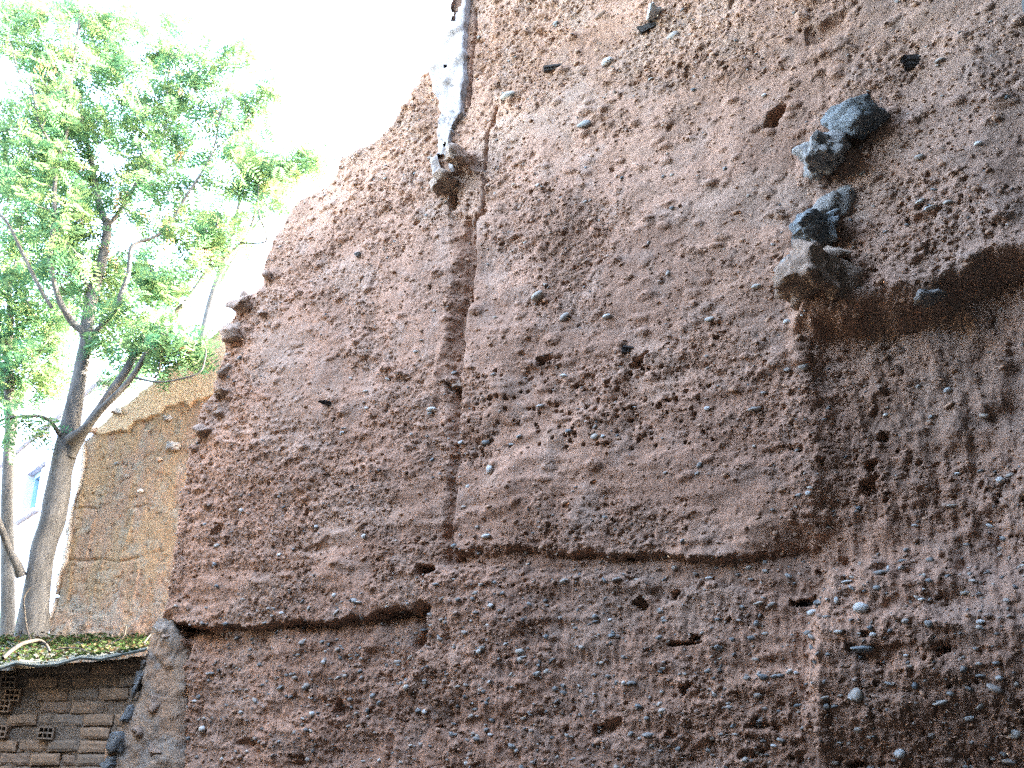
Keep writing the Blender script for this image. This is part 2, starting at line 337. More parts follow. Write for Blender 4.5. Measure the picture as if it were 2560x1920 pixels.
def wall_h(U, Z):
    wu = U + 0.04 * fbm(U, Z, 0.25, 4, 201) + 0.03 * fbm(U, Z, 0.05, 3, 206, .7); wz = Z + 0.04 * fbm(U, Z, 0.25, 4, 211) + 0.03 * fbm(U, Z, 0.05, 3, 216, .7)
    H = 0.035 * fbm(U, Z, 1.1, 3, 221) + 0.022 * fbm(U, Z * 1.6, 0.32, 3, 231)
    rough = 0.4 + 1.15 * sstep(-.3, .4, ROUGH(U, Z))
    H += rough * (0.009 * fbm(U, Z, 0.10, 4, 241, 0.7) + 0.011 * fbm(U, Z, 0.034, 3, 246, 0.75))
    lay = fbm(U * 0.25, Z, 0.10, 2, 251)                                       # rammed layers
    H += 0.016 * lay * sstep(4.9, 3.6, Z) + 0.012 * np.abs(fbm(U * 0.2, Z + 0.05 * U, 0.07, 2, 252)) * sstep(4.6, 3.8, Z)
    vary = 0.55 + 0.75 * sstep(-.3, .35, fbm(U, Z, 0.45, 3, 256))
    H += 0.05 * vary * sstep(-0.012, 0.02, sdpoly(wu, wz, PAN_B)) * sstep(5.9, 4.6, Z) * (1 - 0.75 * sstep(3.4, 4.9, U))
    sc = sdpoly(wu, wz, CHASE); dk = seg_dist(wu, wz, CRACK1, False); H -= sstep(-0.03, 0.05, sc) * (0.014 + 0.025 * sstep(3.6, 4.0, Z) + 0.12 * sstep(0.10 + 0.08 * sstep(3.6, 4.0, Z), 0.0, dk))
    lb = seg_dist(wu, wz, LEDGE_B, False); H -= sstep(-0.012, 0.02, sdpoly(wu, wz, BAND_C)) * (0.03 + 0.15 * np.exp(-lb / 0.07) * (0.2 + 0.8 * sstep(4.3, 2.9, U)) * sstep(-.5, .15, fbm(U, Z * 0, 0.3, 3, 259)))
    H -= 0.10 * np.exp(-(((U - HOL[0]) / 0.20) ** 2 + ((Z - HOL[1]) / 0.12) ** 2))
    sl = seg_dist(wu, wz, LEDGE_D, False); sD = sstep(-0.012, 0.02, sdpoly(wu, wz, BLOCK_D)); H -= sD * vary * (0.035 + 0.18 * np.exp(-sl / 0.12))
    H += 0.03 * vary * sstep(-0.03, 0.03, sdpoly(wu, wz, LOWER))
    wue = U + 0.05 * fbm(U, Z, 0.25, 3, 201); wze = Z + 0.05 * fbm(U, Z, 0.25, 3, 211); sE = sdpoly(wue, wze, BLK_E); le = seg_dist(wue, wze, LEDGE_E, False)
    H += sstep(-0.10, 0.08, sE + 0.05 * fbm(U, Z, .14, 3, 258)) * (0.03 + 0.17 * np.exp(-le / 0.42)) * sstep(-0.1, 0.45, sE + 0.45 * np.exp(-le / 0.2))
    sG = sstep(-0.09, 0.10, sdpoly(wu + 0.10 * fbm(U, Z, .5, 3, 262), wz, PAN_G)); H -= 0.085 * sG
    H += sG * (0.04 * fbm(U * 1.4, Z * 0.8, 0.14, 4, 261) + 0.012 * fbm(U * 3.0, Z * 0.5, 0.14, 3, 266))
    H += 0.18 * sstep(-0.11, 0.04, sdpoly(wu, wz, BLK_F)) * sstep(1.55, 2.3, Z + .3) 
    low = sstep(3.0, 2.2, Z); H += low * (0.014 * fbm(U * 3.5, Z * 0.6, 0.10, 3, 271) + 0.014 * fbm(U, Z, 0.06, 3, 276, 0.7))
    for c, w, dep in ((CRACK1, 0.014, 0.12), (CRACK2, 0.011, 0.10), (CRACK3, 0.011, 0.08), (SLOT, 0.036, 0.26)):
        H -= dep * np.exp(-(seg_dist(U + 0.012 * fbm(U, Z, 0.06, 3, 281), Z, c, False) / w) ** 2)
    # block under the lime strip and its ledge
    H += 0.10 * sstep(-0.02, 0.02, sdpoly(wu, wz, LEDGE_S)) * sstep(5.4, 5.9, Z + 0 * U)
    pit = fbm(U, Z, 0.04, 2, 291); H -= 0.02 * sstep(0.45, 0.75, pit) * np.clip(rough, .3, 1.3)
    us, zs = U[0], Z[:, 0]
    RM = ROUGH(np.array([q[0] for q in NOD]), np.array([q[1] for q in NOD]))
    stamp(us, zs, H, [q for q, r in zip(NOD, RM) if r > -0.1 or q[2] > 0.036], 0.52); stamp(us, zs, H, PIT, -1.0); stamp(us, zs, H, COLLARS, 0.9)
    return H
LEDGE_S = wp([(1086, 482), (1100, 470), (1130, 455), (1158, 434), (1192, 440), (1188, 400), (1170, 388), (1150, 400), (1140, 380), (1092, 400)])
def wall_c(U, Z, H):
    n1 = fbm(U, Z, 0.9, 4, 301)[..., None]; n2 = fbm(U, Z, 0.16, 4, 311)[..., None]; n3 = fbm(U * 2, Z * 0.6, 0.2, 4, 321)
    a = np.array([0.42, 0.236, 0.15]); b_ = np.array([0.36, 0.20, 0.128]); g = np.array([0.32, 0.21, 0.15]); r = np.array([0.28, 0.15, 0.09]); dk = np.array([0.21, 0.135, 0.09])
    t = sstep(-0.35, 0.35, n1); C = a * t + b_ * (1 - t)
    C = C + (g - C) * (0.55 * sstep(0.05, 0.5, n2))
    C = C + (dk - C) * (0.3 * sstep(0.15, 0.55, -n2))
    red = 0.8 * sstep(-0.05, 0.05, sdpoly(U, Z, BAND_C)) + 0.5 * sstep(-0.1, 0.3, sdpoly(U, Z, PAN_G)) * sstep(-0.2, 0.4, n3) + 0.55 * np.exp(-seg_dist(U, Z, LEDGE_D, False) / 0.18) * (sdpoly(U, Z, BLOCK_D) > 0) + 0.4 * sstep(-0.02, 0.06, sdpoly(U, Z, CHASE)) * sstep(3.9, 3.6, Z)
    red = np.clip(red * (0.75 + 0.5 * n3), 0, 1)[..., None]; C = C + (r - C) * red * 0.8
    st = fbm(U * 6, Z * 0.45, 0.5, 4, 331); la = fbm(U * 0.15, Z + 0.03 * U, 0.13, 3, 341); pa = fbm(U, Z, 0.42, 4, 351)
    C = C * (1 + 0.22 * st * sstep(-.3, .3, fbm(U, Z, .8, 2, 361)) + 0.16 * la + 0.26 * pa)[..., None]
    dust = (0.45 * sstep(0.12, 0.42, fbm(U, Z * 1.2, 0.7, 4, 371)))[..., None]; C = C + (np.array([0.37, 0.245, 0.172]) - C) * dust
    gr = (sstep(5.2, 6.6, U) * sstep(1.0, 2.5, Z))[..., None]; C = C + (np.array([0.31, 0.21, 0.155]) - C) * 0.5 * gr
    return C
us = np.arange(-0.25, 7.01, 0.009); zs = np.concatenate([np.arange(-0.2, 1.28, 0.06), np.arange(1.30, 7.5, 0.009), np.arange(7.52, 8.3, 0.03)])
big = root('rammed_earth_wall', (-2.75, 8.0, 0), 'tall pinkish brown rammed earth wall studded with pebbles, filling most of the view', 'wall')
me, WS = relief('earth_body', WF, us, zs, wall_h, W_OUT, M['earth'], 0.55, 0.028, 21, wall_c)
me.transform(Matrix.Translation(-WORLD[big.name])); put('earth_body', me, big, WORLD[big.name])

# ---- stones: shared meshes
import bmesh
def ico(sub_):
    bm = bmesh.new(); bmesh.ops.create_icosphere(bm, subdivisions=sub_, radius=1.0)
    V = np.array([v.co[:] for v in bm.verts]); F = np.array([[v.index for v in f.verts] for f in bm.faces]); bm.free(); return V, F
ICO = {k: ico(k) for k in (1, 2, 3, 4, 5)}
def n3(V, size, octv, seed):
    return (fbm(V[:, 0] + 3.1, V[:, 1] * 1.1 + V[:, 2] * 0.37, size, octv, seed) + fbm(V[:, 1] + 5.7, V[:, 2] - V[:, 0] * 0.41, size, octv, seed + 20) + fbm(V[:, 2] + 9.2, V[:, 0] * 0.9 + V[:, 1] * 0.53, size, octv, seed + 40)) / 1.6
def pebble_mesh(seed, sub_=2, amp=0.22, facets=3, mat=None, name='stone'):
    V, F = ICO[sub_]; V = V.copy(); g = np.random.default_rng(seed)
    for k in range(facets):                                                 # worn flats
        d = g.normal(size=3); d /= np.linalg.norm(d); h = g.uniform(0.55, 0.85); p = V @ d
        V -= np.outer(np.clip(p - h, 0, None) * 0.85, d)
    V *= (1 + amp * n3(V, 1.1, 2, 900 + seed * 3))[:, None]
    return mesh_np(name, V, F, mat, sub_ > 1)
PEB = [pebble_mesh(s, 2, 0.2, 2 + s % 4, M['stone']) for s in range(9)]
PEBW = [pebble_mesh(s + 30, 2, 0.2, 4, M['stone_white']) for s in range(4)]
def stone_rot(fr, tilt, yaw=0.0):
    """local x along the wall, y out of it, z up; rolled by tilt in the wall's plane"""
    B = Matrix((fr.d, fr.n, Vector((0, 0, 1)))).transposed()
    return (B @ Matrix.Rotation(tilt, 3, 'Y') @ Matrix.Rotation(yaw, 3, 'Z')).to_euler()
NST = 0
def wall_stone(px, py, w, h, tilt=0.0, white=False, out=0.35, me=None, name='stone', depth=None, label=None, sampler=None, fr=None, rt=None):
    global NST
    fr = fr or WF; rt = rt or big; sampler = sampler or WS
    u, z = fr.uz(px, py); s = fr.scale(px, py); a, c = w * s / 2, h * s / 2; bth = depth if depth else min(a, max(c, a * 0.6))
    hh = sampler(u, z); me = me or random.choice(PEBW if white else PEB)
    o = put(name, me, rt, fr.P(u, z, hh + bth * out * random.uniform(0.4, 1.2)), stone_rot(fr, tilt, random.uniform(-0.3, 0.3)), (a, bth, c))
    if label: o['label'] = label
    NST += 1; return o
HAND = [(1232, 1176, 22, 24, 1, .1), (1220, 1108, 24, 16, 0, 0), (1162, 1111, 20, 11, 1, 0), (1176, 1219, 14, 12, 1, 0), (1226, 1343, 28, 12, 1, 0), (1077, 1022, 28, 12, 1, 0), (1418, 944, 26, 10, 1, .2),
    (1362, 1021, 24, 7, 1, 0), (1434, 1084, 20, 12, 0, 0), (1104, 1464, 20, 9, 0, 0), (1309, 1630, 28, 18, 0, 0), (2171, 1527, 42, 28, 1, 0), (2032, 1532, 34, 17, 1, -.2), (2108, 1508, 13, 18, 1, 0),
    (2175, 1630, 64, 18, 0, 0), (2159, 1740, 32, 34, 0, 0), (2206, 1745, 24, 13, 0, .3), (2496, 1724, 44, 20, 0, .55), (2541, 1836, 34, 22, 0, 0), (2525, 1905, 38, 15, 0, .15), (2257, 1884, 32, 24, 1, -.4),
    (2336, 1838, 20, 18, 0, 0), (2340, 1570, 24, 20, 0, .3), (2207, 1438, 44, 14, 0, -.05), (2128, 1458, 42, 9, 1, -.12), (2121, 1589, 24, 11, 0, .1), (2204, 1594, 19, 12, 1, 0), (2365, 1760, 38, 11, 0, -.2),
    (2429, 1797, 32, 13, 1, -.1), (2080, 1748, 28, 10, 0, -.15), (2465, 1694, 28, 10, 0, 0), (2462, 1577, 16, 12, 0, 0), (1630, 1838, 34, 13, 0, 0), (1915, 1694, 32, 16, 0, .2), (1869, 1901, 22, 19, 0, 0),
    (1771, 1444, 24, 8, 1, 0), (1548, 1451, 32, 11, 0, -.15), (1663, 1553, 20, 11, 0, 0), (1464, 1620, 16, 15, 0, 0), (1883, 1596, 24, 15, 0, 0), (1900, 1511, 28, 9, 0, -.2), (1570, 1709, 12, 12, 1, 0),
    (1581, 1710, 12, 12, 0, 0), (1783, 1845, 18, 16, 0, 0), (1915, 1585, 19, 10, 0, 0), (1627, 1797, 14, 14, 0, 0), (1666, 1778, 20, 16, 0, 0), (1773, 1876, 17, 11, 0, .3), (1357, 750, 40, 19, 0, -.3),
    (1420, 799, 34, 18, 0, -.35), (1525, 796, 30, 11, 1, 0), (1780, 802, 30, 14, 0, 0), (1498, 1097, 22, 15, 0, 0), (1517, 1096, 13, 10, 1, 0), (1770, 1023, 18, 11, 1, 0), (1970, 807, 22, 13, 1, 0),
    (2008, 916, 30, 22, 0, -.4), (1887, 1024, 36, 12, 0, -.1), (1894, 720, 28, 12, 0, 0), (2308, 518, 28, 11, 0, -.2), (2377, 523, 24, 13, 0, 0), (2333, 536, 36, 8, 1, 0), (2449, 370, 24, 13, 1, .1),
    (2350, 150, 28, 13, 0, -.15), (2301, 401, 26, 18, 0, 0), (1910, 237, 16, 11, 1, 0), (490, 1822, 32, 17, 1, 0), (772, 1784, 20, 13, 1, 0), (810, 1656, 15, 12, 1, 0), (840, 1489, 15, 14, 1, 0),
    (985, 1653, 26, 15, 0, 0), (1033, 1720, 18, 15, 0, 0), (1074, 1709, 15, 15, 0, 0), (1072, 1780, 18, 14, 1, 0), (778, 1523, 14, 16, 0, .3), (705, 1533, 18, 10, 1, 0), (1272, 242, 44, 22, 0, 0), (1500, 38, 36, 16, 0, -.2),
    (1465, 315, 38, 20, 0, 0), (1680, 85, 34, 24, 0, 0), (1516, 152, 36, 20, 1, -.2), (1388, 58, 20, 12, 0, 0), (1590, 1020, 12, 7, 1, 0), (920, 1022, 14, 8, 1, 0), (860, 1083, 16, 8, 1, 0), (700, 1243, 12, 7, 0, 0),
    (918, 1343, 16, 13, 1, 0), (700, 1388, 15, 11, 1, 0), (2470, 1308, 26, 10, 1, .5), (2222, 1420, 9, 13, 1, .2), (2375, 1258, 28, 10, 0, 0), (2000, 1240, 18, 10, 0, 0), (2025, 1236, 16, 12, 1, 0)]
for px, py, w, h, wh, ti in HAND: wall_stone(px, py, w, h, ti, bool(wh))
def rand_px(n, x0, x1, y0, y1): return [(random.uniform(x0, x1), random.uniform(y0, y1)) for _ in range(n)]
def inwall(px, py, marg=0.06):
    u, z = WF.uz(px, py); U = np.array([u]); return sdpoly(U, np.array([z]), W_OUT)[0] > marg
extra = rand_px(105, 1080, 2550, 1440, 1915) + rand_px(35, 470, 1050, 1600, 1910) + rand_px(40, 600, 2500, 900, 1400) + rand_px(16, 1250, 2500, 20, 800)
for px, py in extra:
    if NST >= 268: break
    if inwall(px, py): w = random.uniform(11, 20) * (1.3 if px > 1900 else 1); wall_stone(px, py, w, w * random.uniform(0.4, 0.8), random.gauss(0, .25), random.random() < 0.12)

# ---- uncountable small gravel on the face (one part)
def gravel(fr, sampler, outline, n, sizes, seed, zlim, pcol, ulim=(-0.2, 6.9), dens=None, sub_=1, power=3.0, sink=(-0.25, 0.45)):
    g = np.random.default_rng(seed); V0, F0 = ICO[sub_]; u = g.uniform(*ulim, n); z = g.uniform(*zlim, n)
    ok = (sdpoly(u, z, outline) > 0.03) & (g.random(n) < dens(u, z)); u, z = u[ok], z[ok]; n = len(u); nv = len(V0)
    s_ = sizes[0] + (sizes[1] - sizes[0]) * g.random(n) ** power
    ax = np.stack([s_ * g.uniform(0.8, 1.7, n), s_, s_ * g.uniform(0.5, 0.95, n)], 1)
    W = V0[None] * ax[:, None] * (1 + g.uniform(-0.28, 0.28, (n, nv, 1))); ti = g.normal(0, .4, n)[:, None]
    x = W[..., 0] * np.cos(ti) - W[..., 2] * np.sin(ti); zz = W[..., 0] * np.sin(ti) + W[..., 2] * np.cos(ti)
    h = (sampler(u, z) + s_ * g.uniform(*sink, n))[:, None]
    V = fr.arr((u[:, None] + x).ravel(), (z[:, None] + zz).ravel(), (h + W[..., 1]).ravel())
    F = (F0[None] + (np.arange(n) * nv)[:, None, None]).reshape(-1, 3)
    S = np.array([c for _, c in STONES]); c = S[g.integers(0, len(S), n)] * g.uniform(0.8, 1.15, (n, 1)); e = np.array([0.37, 0.217, 0.136]) * g.uniform(0.75, 1.15, (n, 1)) * np.array([1, 1, 1]) 
    earth = (g.random(n) < pcol(u, z))[:, None]; C = np.where(earth, e, c)
    return V, F, np.repeat(C, nv, 0)
w0 = np.array(WORLD[big.name])
V, F, C = gravel(WF, WS, W_OUT, 12000, (0.006, 0.020), 77, (1.25, 7.7), lambda u, z: np.where(z < 2.6, 0.2, 0.85), dens=lambda u, z: np.where(z < 2.55, 1.0, np.where(z < 3.6, .7, .4)))
put('gravel', mesh_np('gravel', V - w0, F, M['stone_tint'], True, C), big, w0, kind='stuff')
V, F, C = gravel(WF, WS, W_OUT, 62000, (0.003, 0.0105), 78, (1.3, 7.6), lambda u, z: 0.93 + 0 * z, dens=lambda u, z: np.clip(0.5 + 1.3 * ROUGH(u, z), .06, 1), power=1.8, sink=(-.1, .7))
put('grit', mesh_np('grit', V - w0, F, M['stone_tint'], False, C), big, w0, kind='stuff')

# ---- big rocks in the face
def rock_mesh(seed, mat, amp=0.35, facets=7, sub_=4):
    V, F = ICO[sub_]; V = V.copy(); g = np.random.default_rng(seed)
    for k in range(facets):
        d = g.normal(size=3); d /= np.linalg.norm(d); h = g.uniform(0.5, 0.85); p = V @ d; V -= np.outer(np.clip(p - h, 0, None) * 0.95, d)
    V *= 1.3 * (1 + amp * n3(V, 1.0, 3, 1200 + seed * 3) + (0.55 * n3(V, 0.5, 4, 1500 + seed * 3) - 0.35 * np.clip(n3(V, 0.34, 2, 1700 + seed * 3) - .12, 0, 1)))[:, None]
    return mesh_np('rock', V, F, mat, True)
for k, (px, py, w, h, mt, out, dep, ti, lab) in enumerate(ROCKS):
    o = wall_stone(px, py, w, h, ti, False, out, rock_mesh(k, M[mt], 0.32, 8 if mt == 'rock_dark' else 6, 4 if w > 80 else 3), 'rock', dep, lab)
o = wall_stone(1634, 35, 32, 40, .2, True, .5, rock_mesh(77, M['stone_white'], .25, 6, 3), 'rock', .06, 'white stone wedged beside a dark splintered stub')

# ---- splintered stubs of wooden putlogs
def splinter(seed, L, a, c):
    g = np.random.default_rng(seed); V = []; F = []; k = 0
    for j in range(9):
        y0, z0 = g.uniform(-a, a) * 0.75, g.uniform(-c, c) * 0.75; w, h = a * g.uniform(.25, .5), c * g.uniform(.25, .5); l = L * g.uniform(.5, 1.0)
        ring = [(y0 - w, z0 - h), (y0 + w, z0 - h), (y0 + w * .8, z0 + h), (y0 - w * .8, z0 + h)]
        V += [(p, -0.08, q) for p, q in ring] + [(p * 0.8 + y0 * .2, l * 0.7, q * .9 + z0 * .1) for p, q in ring] + [(y0 + w * .3, l, z0 + h * g.uniform(-.6, .6))]
        for i in range(4): i2 = (i + 1) % 4; F += [(k + i, k + i2, k + 4 + i2), (k + i, k + 4 + i2, k + 4 + i), (k + 4 + i, k + 4 + i2, k + 8)]
        k += 9
    return mesh_np('wood_stub', V, F, M['wood'], False)
for s, (px, py, w, h, L, ti, yw) in enumerate([(1382, 166, 26, 22, .17, .15, 1.05), (2290, 146, 34, 34, .15, .2, .9), (1618, 58, 30, 30, .20, .5, 1.05), (1588, 878, 30, 16, .14, -.15, .9), (2020, 1510, 40, 14, .10, 0, .3), (825, 1010, 26, 10, .06, .2, .2)]):
    u, z = WF.uz(px, py); sc_ = WF.scale(px, py)
    put('wood_stub', splinter(s + 4, L, w * sc_ / 2, h * sc_ / 2), big, WF.P(u, z, WS(u, z) - 0.02), stone_rot(WF, ti, yw))

# ---- white lime strip running up beside the broken top
def strip_mesh():
    L = wp([(1106, 60), (1094, 100), (1074, 146), (1076, 180), (1086, 230), (1098, 262), (1104, 290), (1097, 340), (1096, 380), (1094, 420), (1090, 470)])
    Rr = wp([(1168, 60), (1166, 101), (1168, 140), (1166, 180), (1164, 230), (1158, 282), (1142, 306), (1132, 340), (1130, 380), (1142, 402), (1148, 440)])
    L = [(L[0][0] - .0, 7.70)] + [(L[0][0], 7.45)] + L; Rr = [(Rr[0][0] + .06, 7.70)] + [(Rr[0][0] + .03, 7.45)] + Rr
    rows = []; 
    for i in range(len(L) - 1):
        for k in range(8):
            t = k / 8; rows.append(((L[i][0] * (1 - t) + L[i + 1][0] * t, L[i][1] * (1 - t) + L[i + 1][1] * t), (Rr[i][0] * (1 - t) + Rr[i + 1][0] * t, Rr[i][1] * (1 - t) + Rr[i + 1][1] * t)))
    nc = 14; UU = np.zeros((len(rows), nc)); ZZ = UU.copy(); HH = UU.copy()
    for r, ((ul, zl), (ur, zr)) in enumerate(rows):
        fade = 1.0 - 0.65 * r / len(rows)
        for c in range(nc):
            t = min(1, max(0, (c - 1) / (nc - 3))); jl = 0.018 * float(vnoise(np.array([zl * 14.]), np.array([3.3]), 401)[0]); jr = 0.014 * float(vnoise(np.array([zl * 17.]), np.array([8.3]), 402)[0])
            UU[r, c] = ul + jl + (ur + jr - ul - jl) * t; ZZ[r, c] = zl + (zr - zl) * t
            base = WS(UU[r, c], min(ZZ[r, c], 7.6)); HH[r, c] = (0.03 + 0.035 * fade * t) + base * 0.85
            if c in (0, nc - 1): HH[r, c] = -0.10
    HH[:, 1:-1] += 0.03 * fbm(UU, ZZ, 0.09, 4, 411, .65)[:, 1:-1]
    # peel-away scars where the lime has dropped off
    ids = np.arange(UU.size).reshape(UU.shape); Q = np.stack([ids[:-1, :-1], ids[1:, :-1], ids[1:, 1:], ids[:-1, 1:]], -1)
    hole = fbm(UU, ZZ * 0.6, 0.14, 3, 421)[:-1, :-1] > 0.30; hole[:, :6] = False; hole[:, -3:] = False
    return mesh_np('lime_strip', WF.arr(UU.ravel(), ZZ.ravel(), HH.ravel()) - np.array(WORLD[big.name]), Q[~hole].reshape(-1, 4), M['lime'], True)
put('lime_strip', strip_mesh(), big, WORLD[big.name], label='bright white lime plaster strip beside the broken wall top')

# ------------------------------------------------------------------ ochre plastered wall behind
YF = Frame((-2.3, 10.0), (0.97, -0.24)); yp = YF.poly
Y_OUT = yp([(112, 1625), (120, 1560), (150, 1420), (175, 1290), (200, 1180), (212, 1100), (225, 1085), (250, 1060), (280, 1035), (310, 1005), (345, 985), (385, 950), (420, 915), (470, 890), (520, 850), (552, 815), (640, 770)])
Y_OUT = [(Y_OUT[0][0], -0.1)] + Y_OUT + [(0.9, 5.9), (0.9, -0.1)]
PLAST = yp([(205, 1105), (233, 1086), (260, 1090), (300, 1080), (318, 1080), (339, 1056), (370, 1050), (401, 1036), (415, 1018), (440, 1016), (461, 1008), (477, 1018), (488, 1003), (560, 990), (700, 700), (300, 800), (180, 1000)])
LEFTP = yp([(214, 1100), (216, 1150), (205, 1200), (196, 1240), (182, 1280), (178, 1340), (168, 1400), (150, 1440), (140, 1500), (128, 1560), (112, 1640), (60, 1640), (150, 1100)])
SEAMS = [yp(s) for s in ([(180, 1273), (205, 1270), (240, 1270)], [(335, 1268), (355, 1262), (372, 1256)], [(150, 1402), (220, 1398), (300, 1402), (350, 1396)])]
RIDGES = [yp(s) for s in ([(242, 1280), (230, 1320), (222, 1360), (214, 1395)], [(335, 1275), (325, 1320), (312, 1370), (304, 1400)], [(212, 1190), (206, 1225), (200, 1265)], [(265, 1370), (255, 1410), (248, 1450)], [(178, 1405), (172, 1450), (166, 1500)], [(350, 1400), (344, 1450), (335, 1510)], [(240, 1460), (236, 1500), (232, 1530)])]
DRIPS = [yp(s) for s in ([(150, 1522), (148, 1480)], [(188, 1530), (190, 1500)], [(240, 1545), (236, 1500)], [(285, 1540), (290, 1490)], [(345, 1545), (340, 1510)], [(398, 1520), (400, 1480)])]
def ych(U, Z):
    wu = U + 0.03 * fbm(U, Z, 0.2, 4, 501); wz = Z + 0.03 * fbm(U, Z, 0.2, 4, 511)
    H = 0.03 * fbm(U, Z, 0.8, 3, 521) + 0.012 * fbm(U, Z, 0.12, 4, 531, .6)
    sp = sdpoly(wu, wz, PLAST); p = sstep(-0.006, 0.012, sp); H = H * (1 - 0.7 * p) + 0.03 * p
    q = sstep(-0.006, 0.012, sdpoly(wu, wz, LEFTP)); H = H * (1 - .5 * q) + 0.04 * q
    for s in SEAMS: H -= 0.02 * np.exp(-(seg_dist(wu, wz, s, False) / 0.014) ** 2)
    for s in RIDGES: d = seg_dist(wu, wz, s, False); H += 0.014 * np.exp(-(d / 0.014) ** 2)
    H += 0.05 * sstep(3.05, 2.6, Z + 0.1 * fbm(U, Z, .3, 3, 541)) * (0.6 + fbm(U, Z, 0.12, 3, 551))
    H -= 0.012 * sstep(0.35, 0.7, fbm(U, Z, 0.05, 2, 561)) * (1 - p)
    return H
def yco(U, Z, H):
    n1 = (0.6 * fbm(U, Z, 0.5, 4, 571) + 0.6 * fbm(U * 5, Z * 0.7, 0.5, 3, 573))[..., None]; n2 = fbm(U, Z, 0.12, 4, 581)[..., None]
    och = np.array([0.21, 0.14, 0.078]); pin = np.array([0.20, 0.133, 0.088]); gr = np.array([0.20, 0.17, 0.125]); pl = np.array([0.36, 0.265, 0.165]); wh = np.array([0.44, 0.40, 0.35]); cem = np.array([0.19, 0.165, 0.13])
    t = sstep(-0.3, 0.3, n1); C = och * t + pin * (1 - t); C = C + (gr - C) * .6 * sstep(0.1, 0.5, n2)
    p = sstep(-0.006, 0.012, sdpoly(U + 0.03 * fbm(U, Z, 0.2, 4, 501), Z + 0.03 * fbm(U, Z, 0.2, 4, 511), PLAST))[..., None]; C = C + (pl - C) * p * .9
    q = sstep(-0.006, 0.012, sdpoly(U + 0.03 * fbm(U, Z, 0.2, 4, 501), Z + 0.03 * fbm(U, Z, 0.2, 4, 511), LEFTP))[..., None]; C = C + (wh - C) * q * .85
    dr = 0
    for s in DRIPS: dr = np.maximum(dr, np.exp(-(seg_dist(U + .04 * fbm(U, Z, .15, 3, 591), Z, s, False) / 0.05) ** 2))
    base = sstep(3.0, 2.85, Z + 0.15 * fbm(U, Z, 0.25, 4, 595)) * sstep(-.2, .3, fbm(U, Z, .2, 3, 597)); C = C + (cem - C) * (np.maximum(dr, base * .7) * .75)[..., None]
    return C
yel = root('ochre_plastered_wall', (-2.3, 10.0, 0), 'ochre yellow earth wall with peeling plaster behind the tree trunk and shed roof', 'wall')
me, YS = relief('earth_body', YF, np.arange(-2.6, 0.95, 0.014), np.concatenate([np.arange(-0.1, 2.3, 0.08), np.arange(2.32, 6.2, 0.014)]), ych, Y_OUT, M['ochre'], 0.4, 0.05, 31, yco, 0.03)
me.transform(Matrix.Translation(-WORLD[yel.name])); put('earth_body', me, yel, WORLD[yel.name])
for k, (px, py, w, h, mt) in enumerate([(432, 1116, 36, 22, 'rock_mixed'), (420, 1045, 20, 14, 'rock_mixed'), (352, 1228, 14, 8, 'stone_white'), (318, 1190, 10, 8, 'rock_mixed'), (292, 1158, 10, 8, 'rock_dark'), (400, 1150, 14, 9, 'rock_tan'), (300, 1032, 30, 20, 'rock_mixed'), (235, 1075, 22, 16, 'rock_tan')]):
    wall_stone(px, py, w, h, .1, False, .4, rock_mesh(100 + k, M[mt], .25, 5, 3), 'stone', None, None, YS, YF, yel)

# ------------------------------------------------------------------ rubble stub between the brick wall and the tall wall
PF = Frame((-2.72, 8.02), (0.97, -0.25)); pp = PF.poly
P_OUT = pp([(262, 1920), (262, 1880), (290, 1840), (305, 1800), (322, 1780), (335, 1750), (345, 1720), (350, 1650), (368, 1600), (378, 1570), (393, 1546), (426, 1550), (458, 1600), (466, 1700), (462, 1800), (460, 1920)])
P_OUT = [(P_OUT[0][0] - .05, -0.1)] + P_OUT + [(P_OUT[-1][0], -0.1)]
def pch(U, Z): return 0.035 * fbm(U, Z, 0.35, 3, 601) + 0.018 * fbm(U, Z, 0.1, 4, 611, .6) + 0.02 * sstep(0.1, 0.3, fbm(U, Z, .22, 2, 616))
def pco(U, Z, H):
    n1 = fbm(U, Z, 0.3, 4, 621)[..., None]; n2 = fbm(U, Z, 0.1, 4, 631)[..., None]
    a = np.array([0.36, 0.255, 0.175]); b_ = np.array([0.38, 0.24, 0.15]); g = np.array([0.30, 0.25, 0.20]); t = sstep(-.3, .3, n1)
    C = a * t + b_ * (1 - t); return C + (g - C) * .8 * sstep(0.0, .45, n2)
stub = root('rubble_stub', (-2.72, 7.92, 0), 'pale rubble and mortar stub between brick wall and tall earth wall', 'masonry')
me, PS = relief('mortar_body', PF, np.arange(-0.75, 0.4, 0.011), np.concatenate([np.arange(-0.1, 1.2, 0.06), np.arange(1.22, 2.7, 0.011)]), pch, P_OUT, M['rubble'], 0.35, 0.03, 41, pco, 0.03)
me.transform(Matrix.Translation(-WORLD[stub.name])); put('mortar_body', me, stub, WORLD[stub.name])
for k, (px, py, w, h, mt, ti) in enumerate([(340, 1700, 26, 70, 'rock_dark', .35), (312, 1790, 26, 46, 'rock_dark', .3), (295, 1858, 40, 66, 'rock_dark', .1), (385, 1760, 36, 44, 'rock_tan', .3), (360, 1765, 22, 36, 'rock_tan', .2), (410, 1825, 22, 20, 'rock_tan', 0), (380, 1876, 40, 26, 'rock_tan', 0), (275, 1910, 30, 30, 'rock_dark', 0), (352, 1662, 18, 28, 'rock_mixed', .3), (345, 1830, 26, 30, 'rock_tan', 0), (420, 1590, 20, 14, 'rock_tan', 0)]):
    wall_stone(px, py, w, h, ti, False, -.9 if mt != 'rock_dark' else -.2, rock_mesh(140 + k, M[mt], .25, 6, 3), 'stone', .05, None, PS, PF, stub)

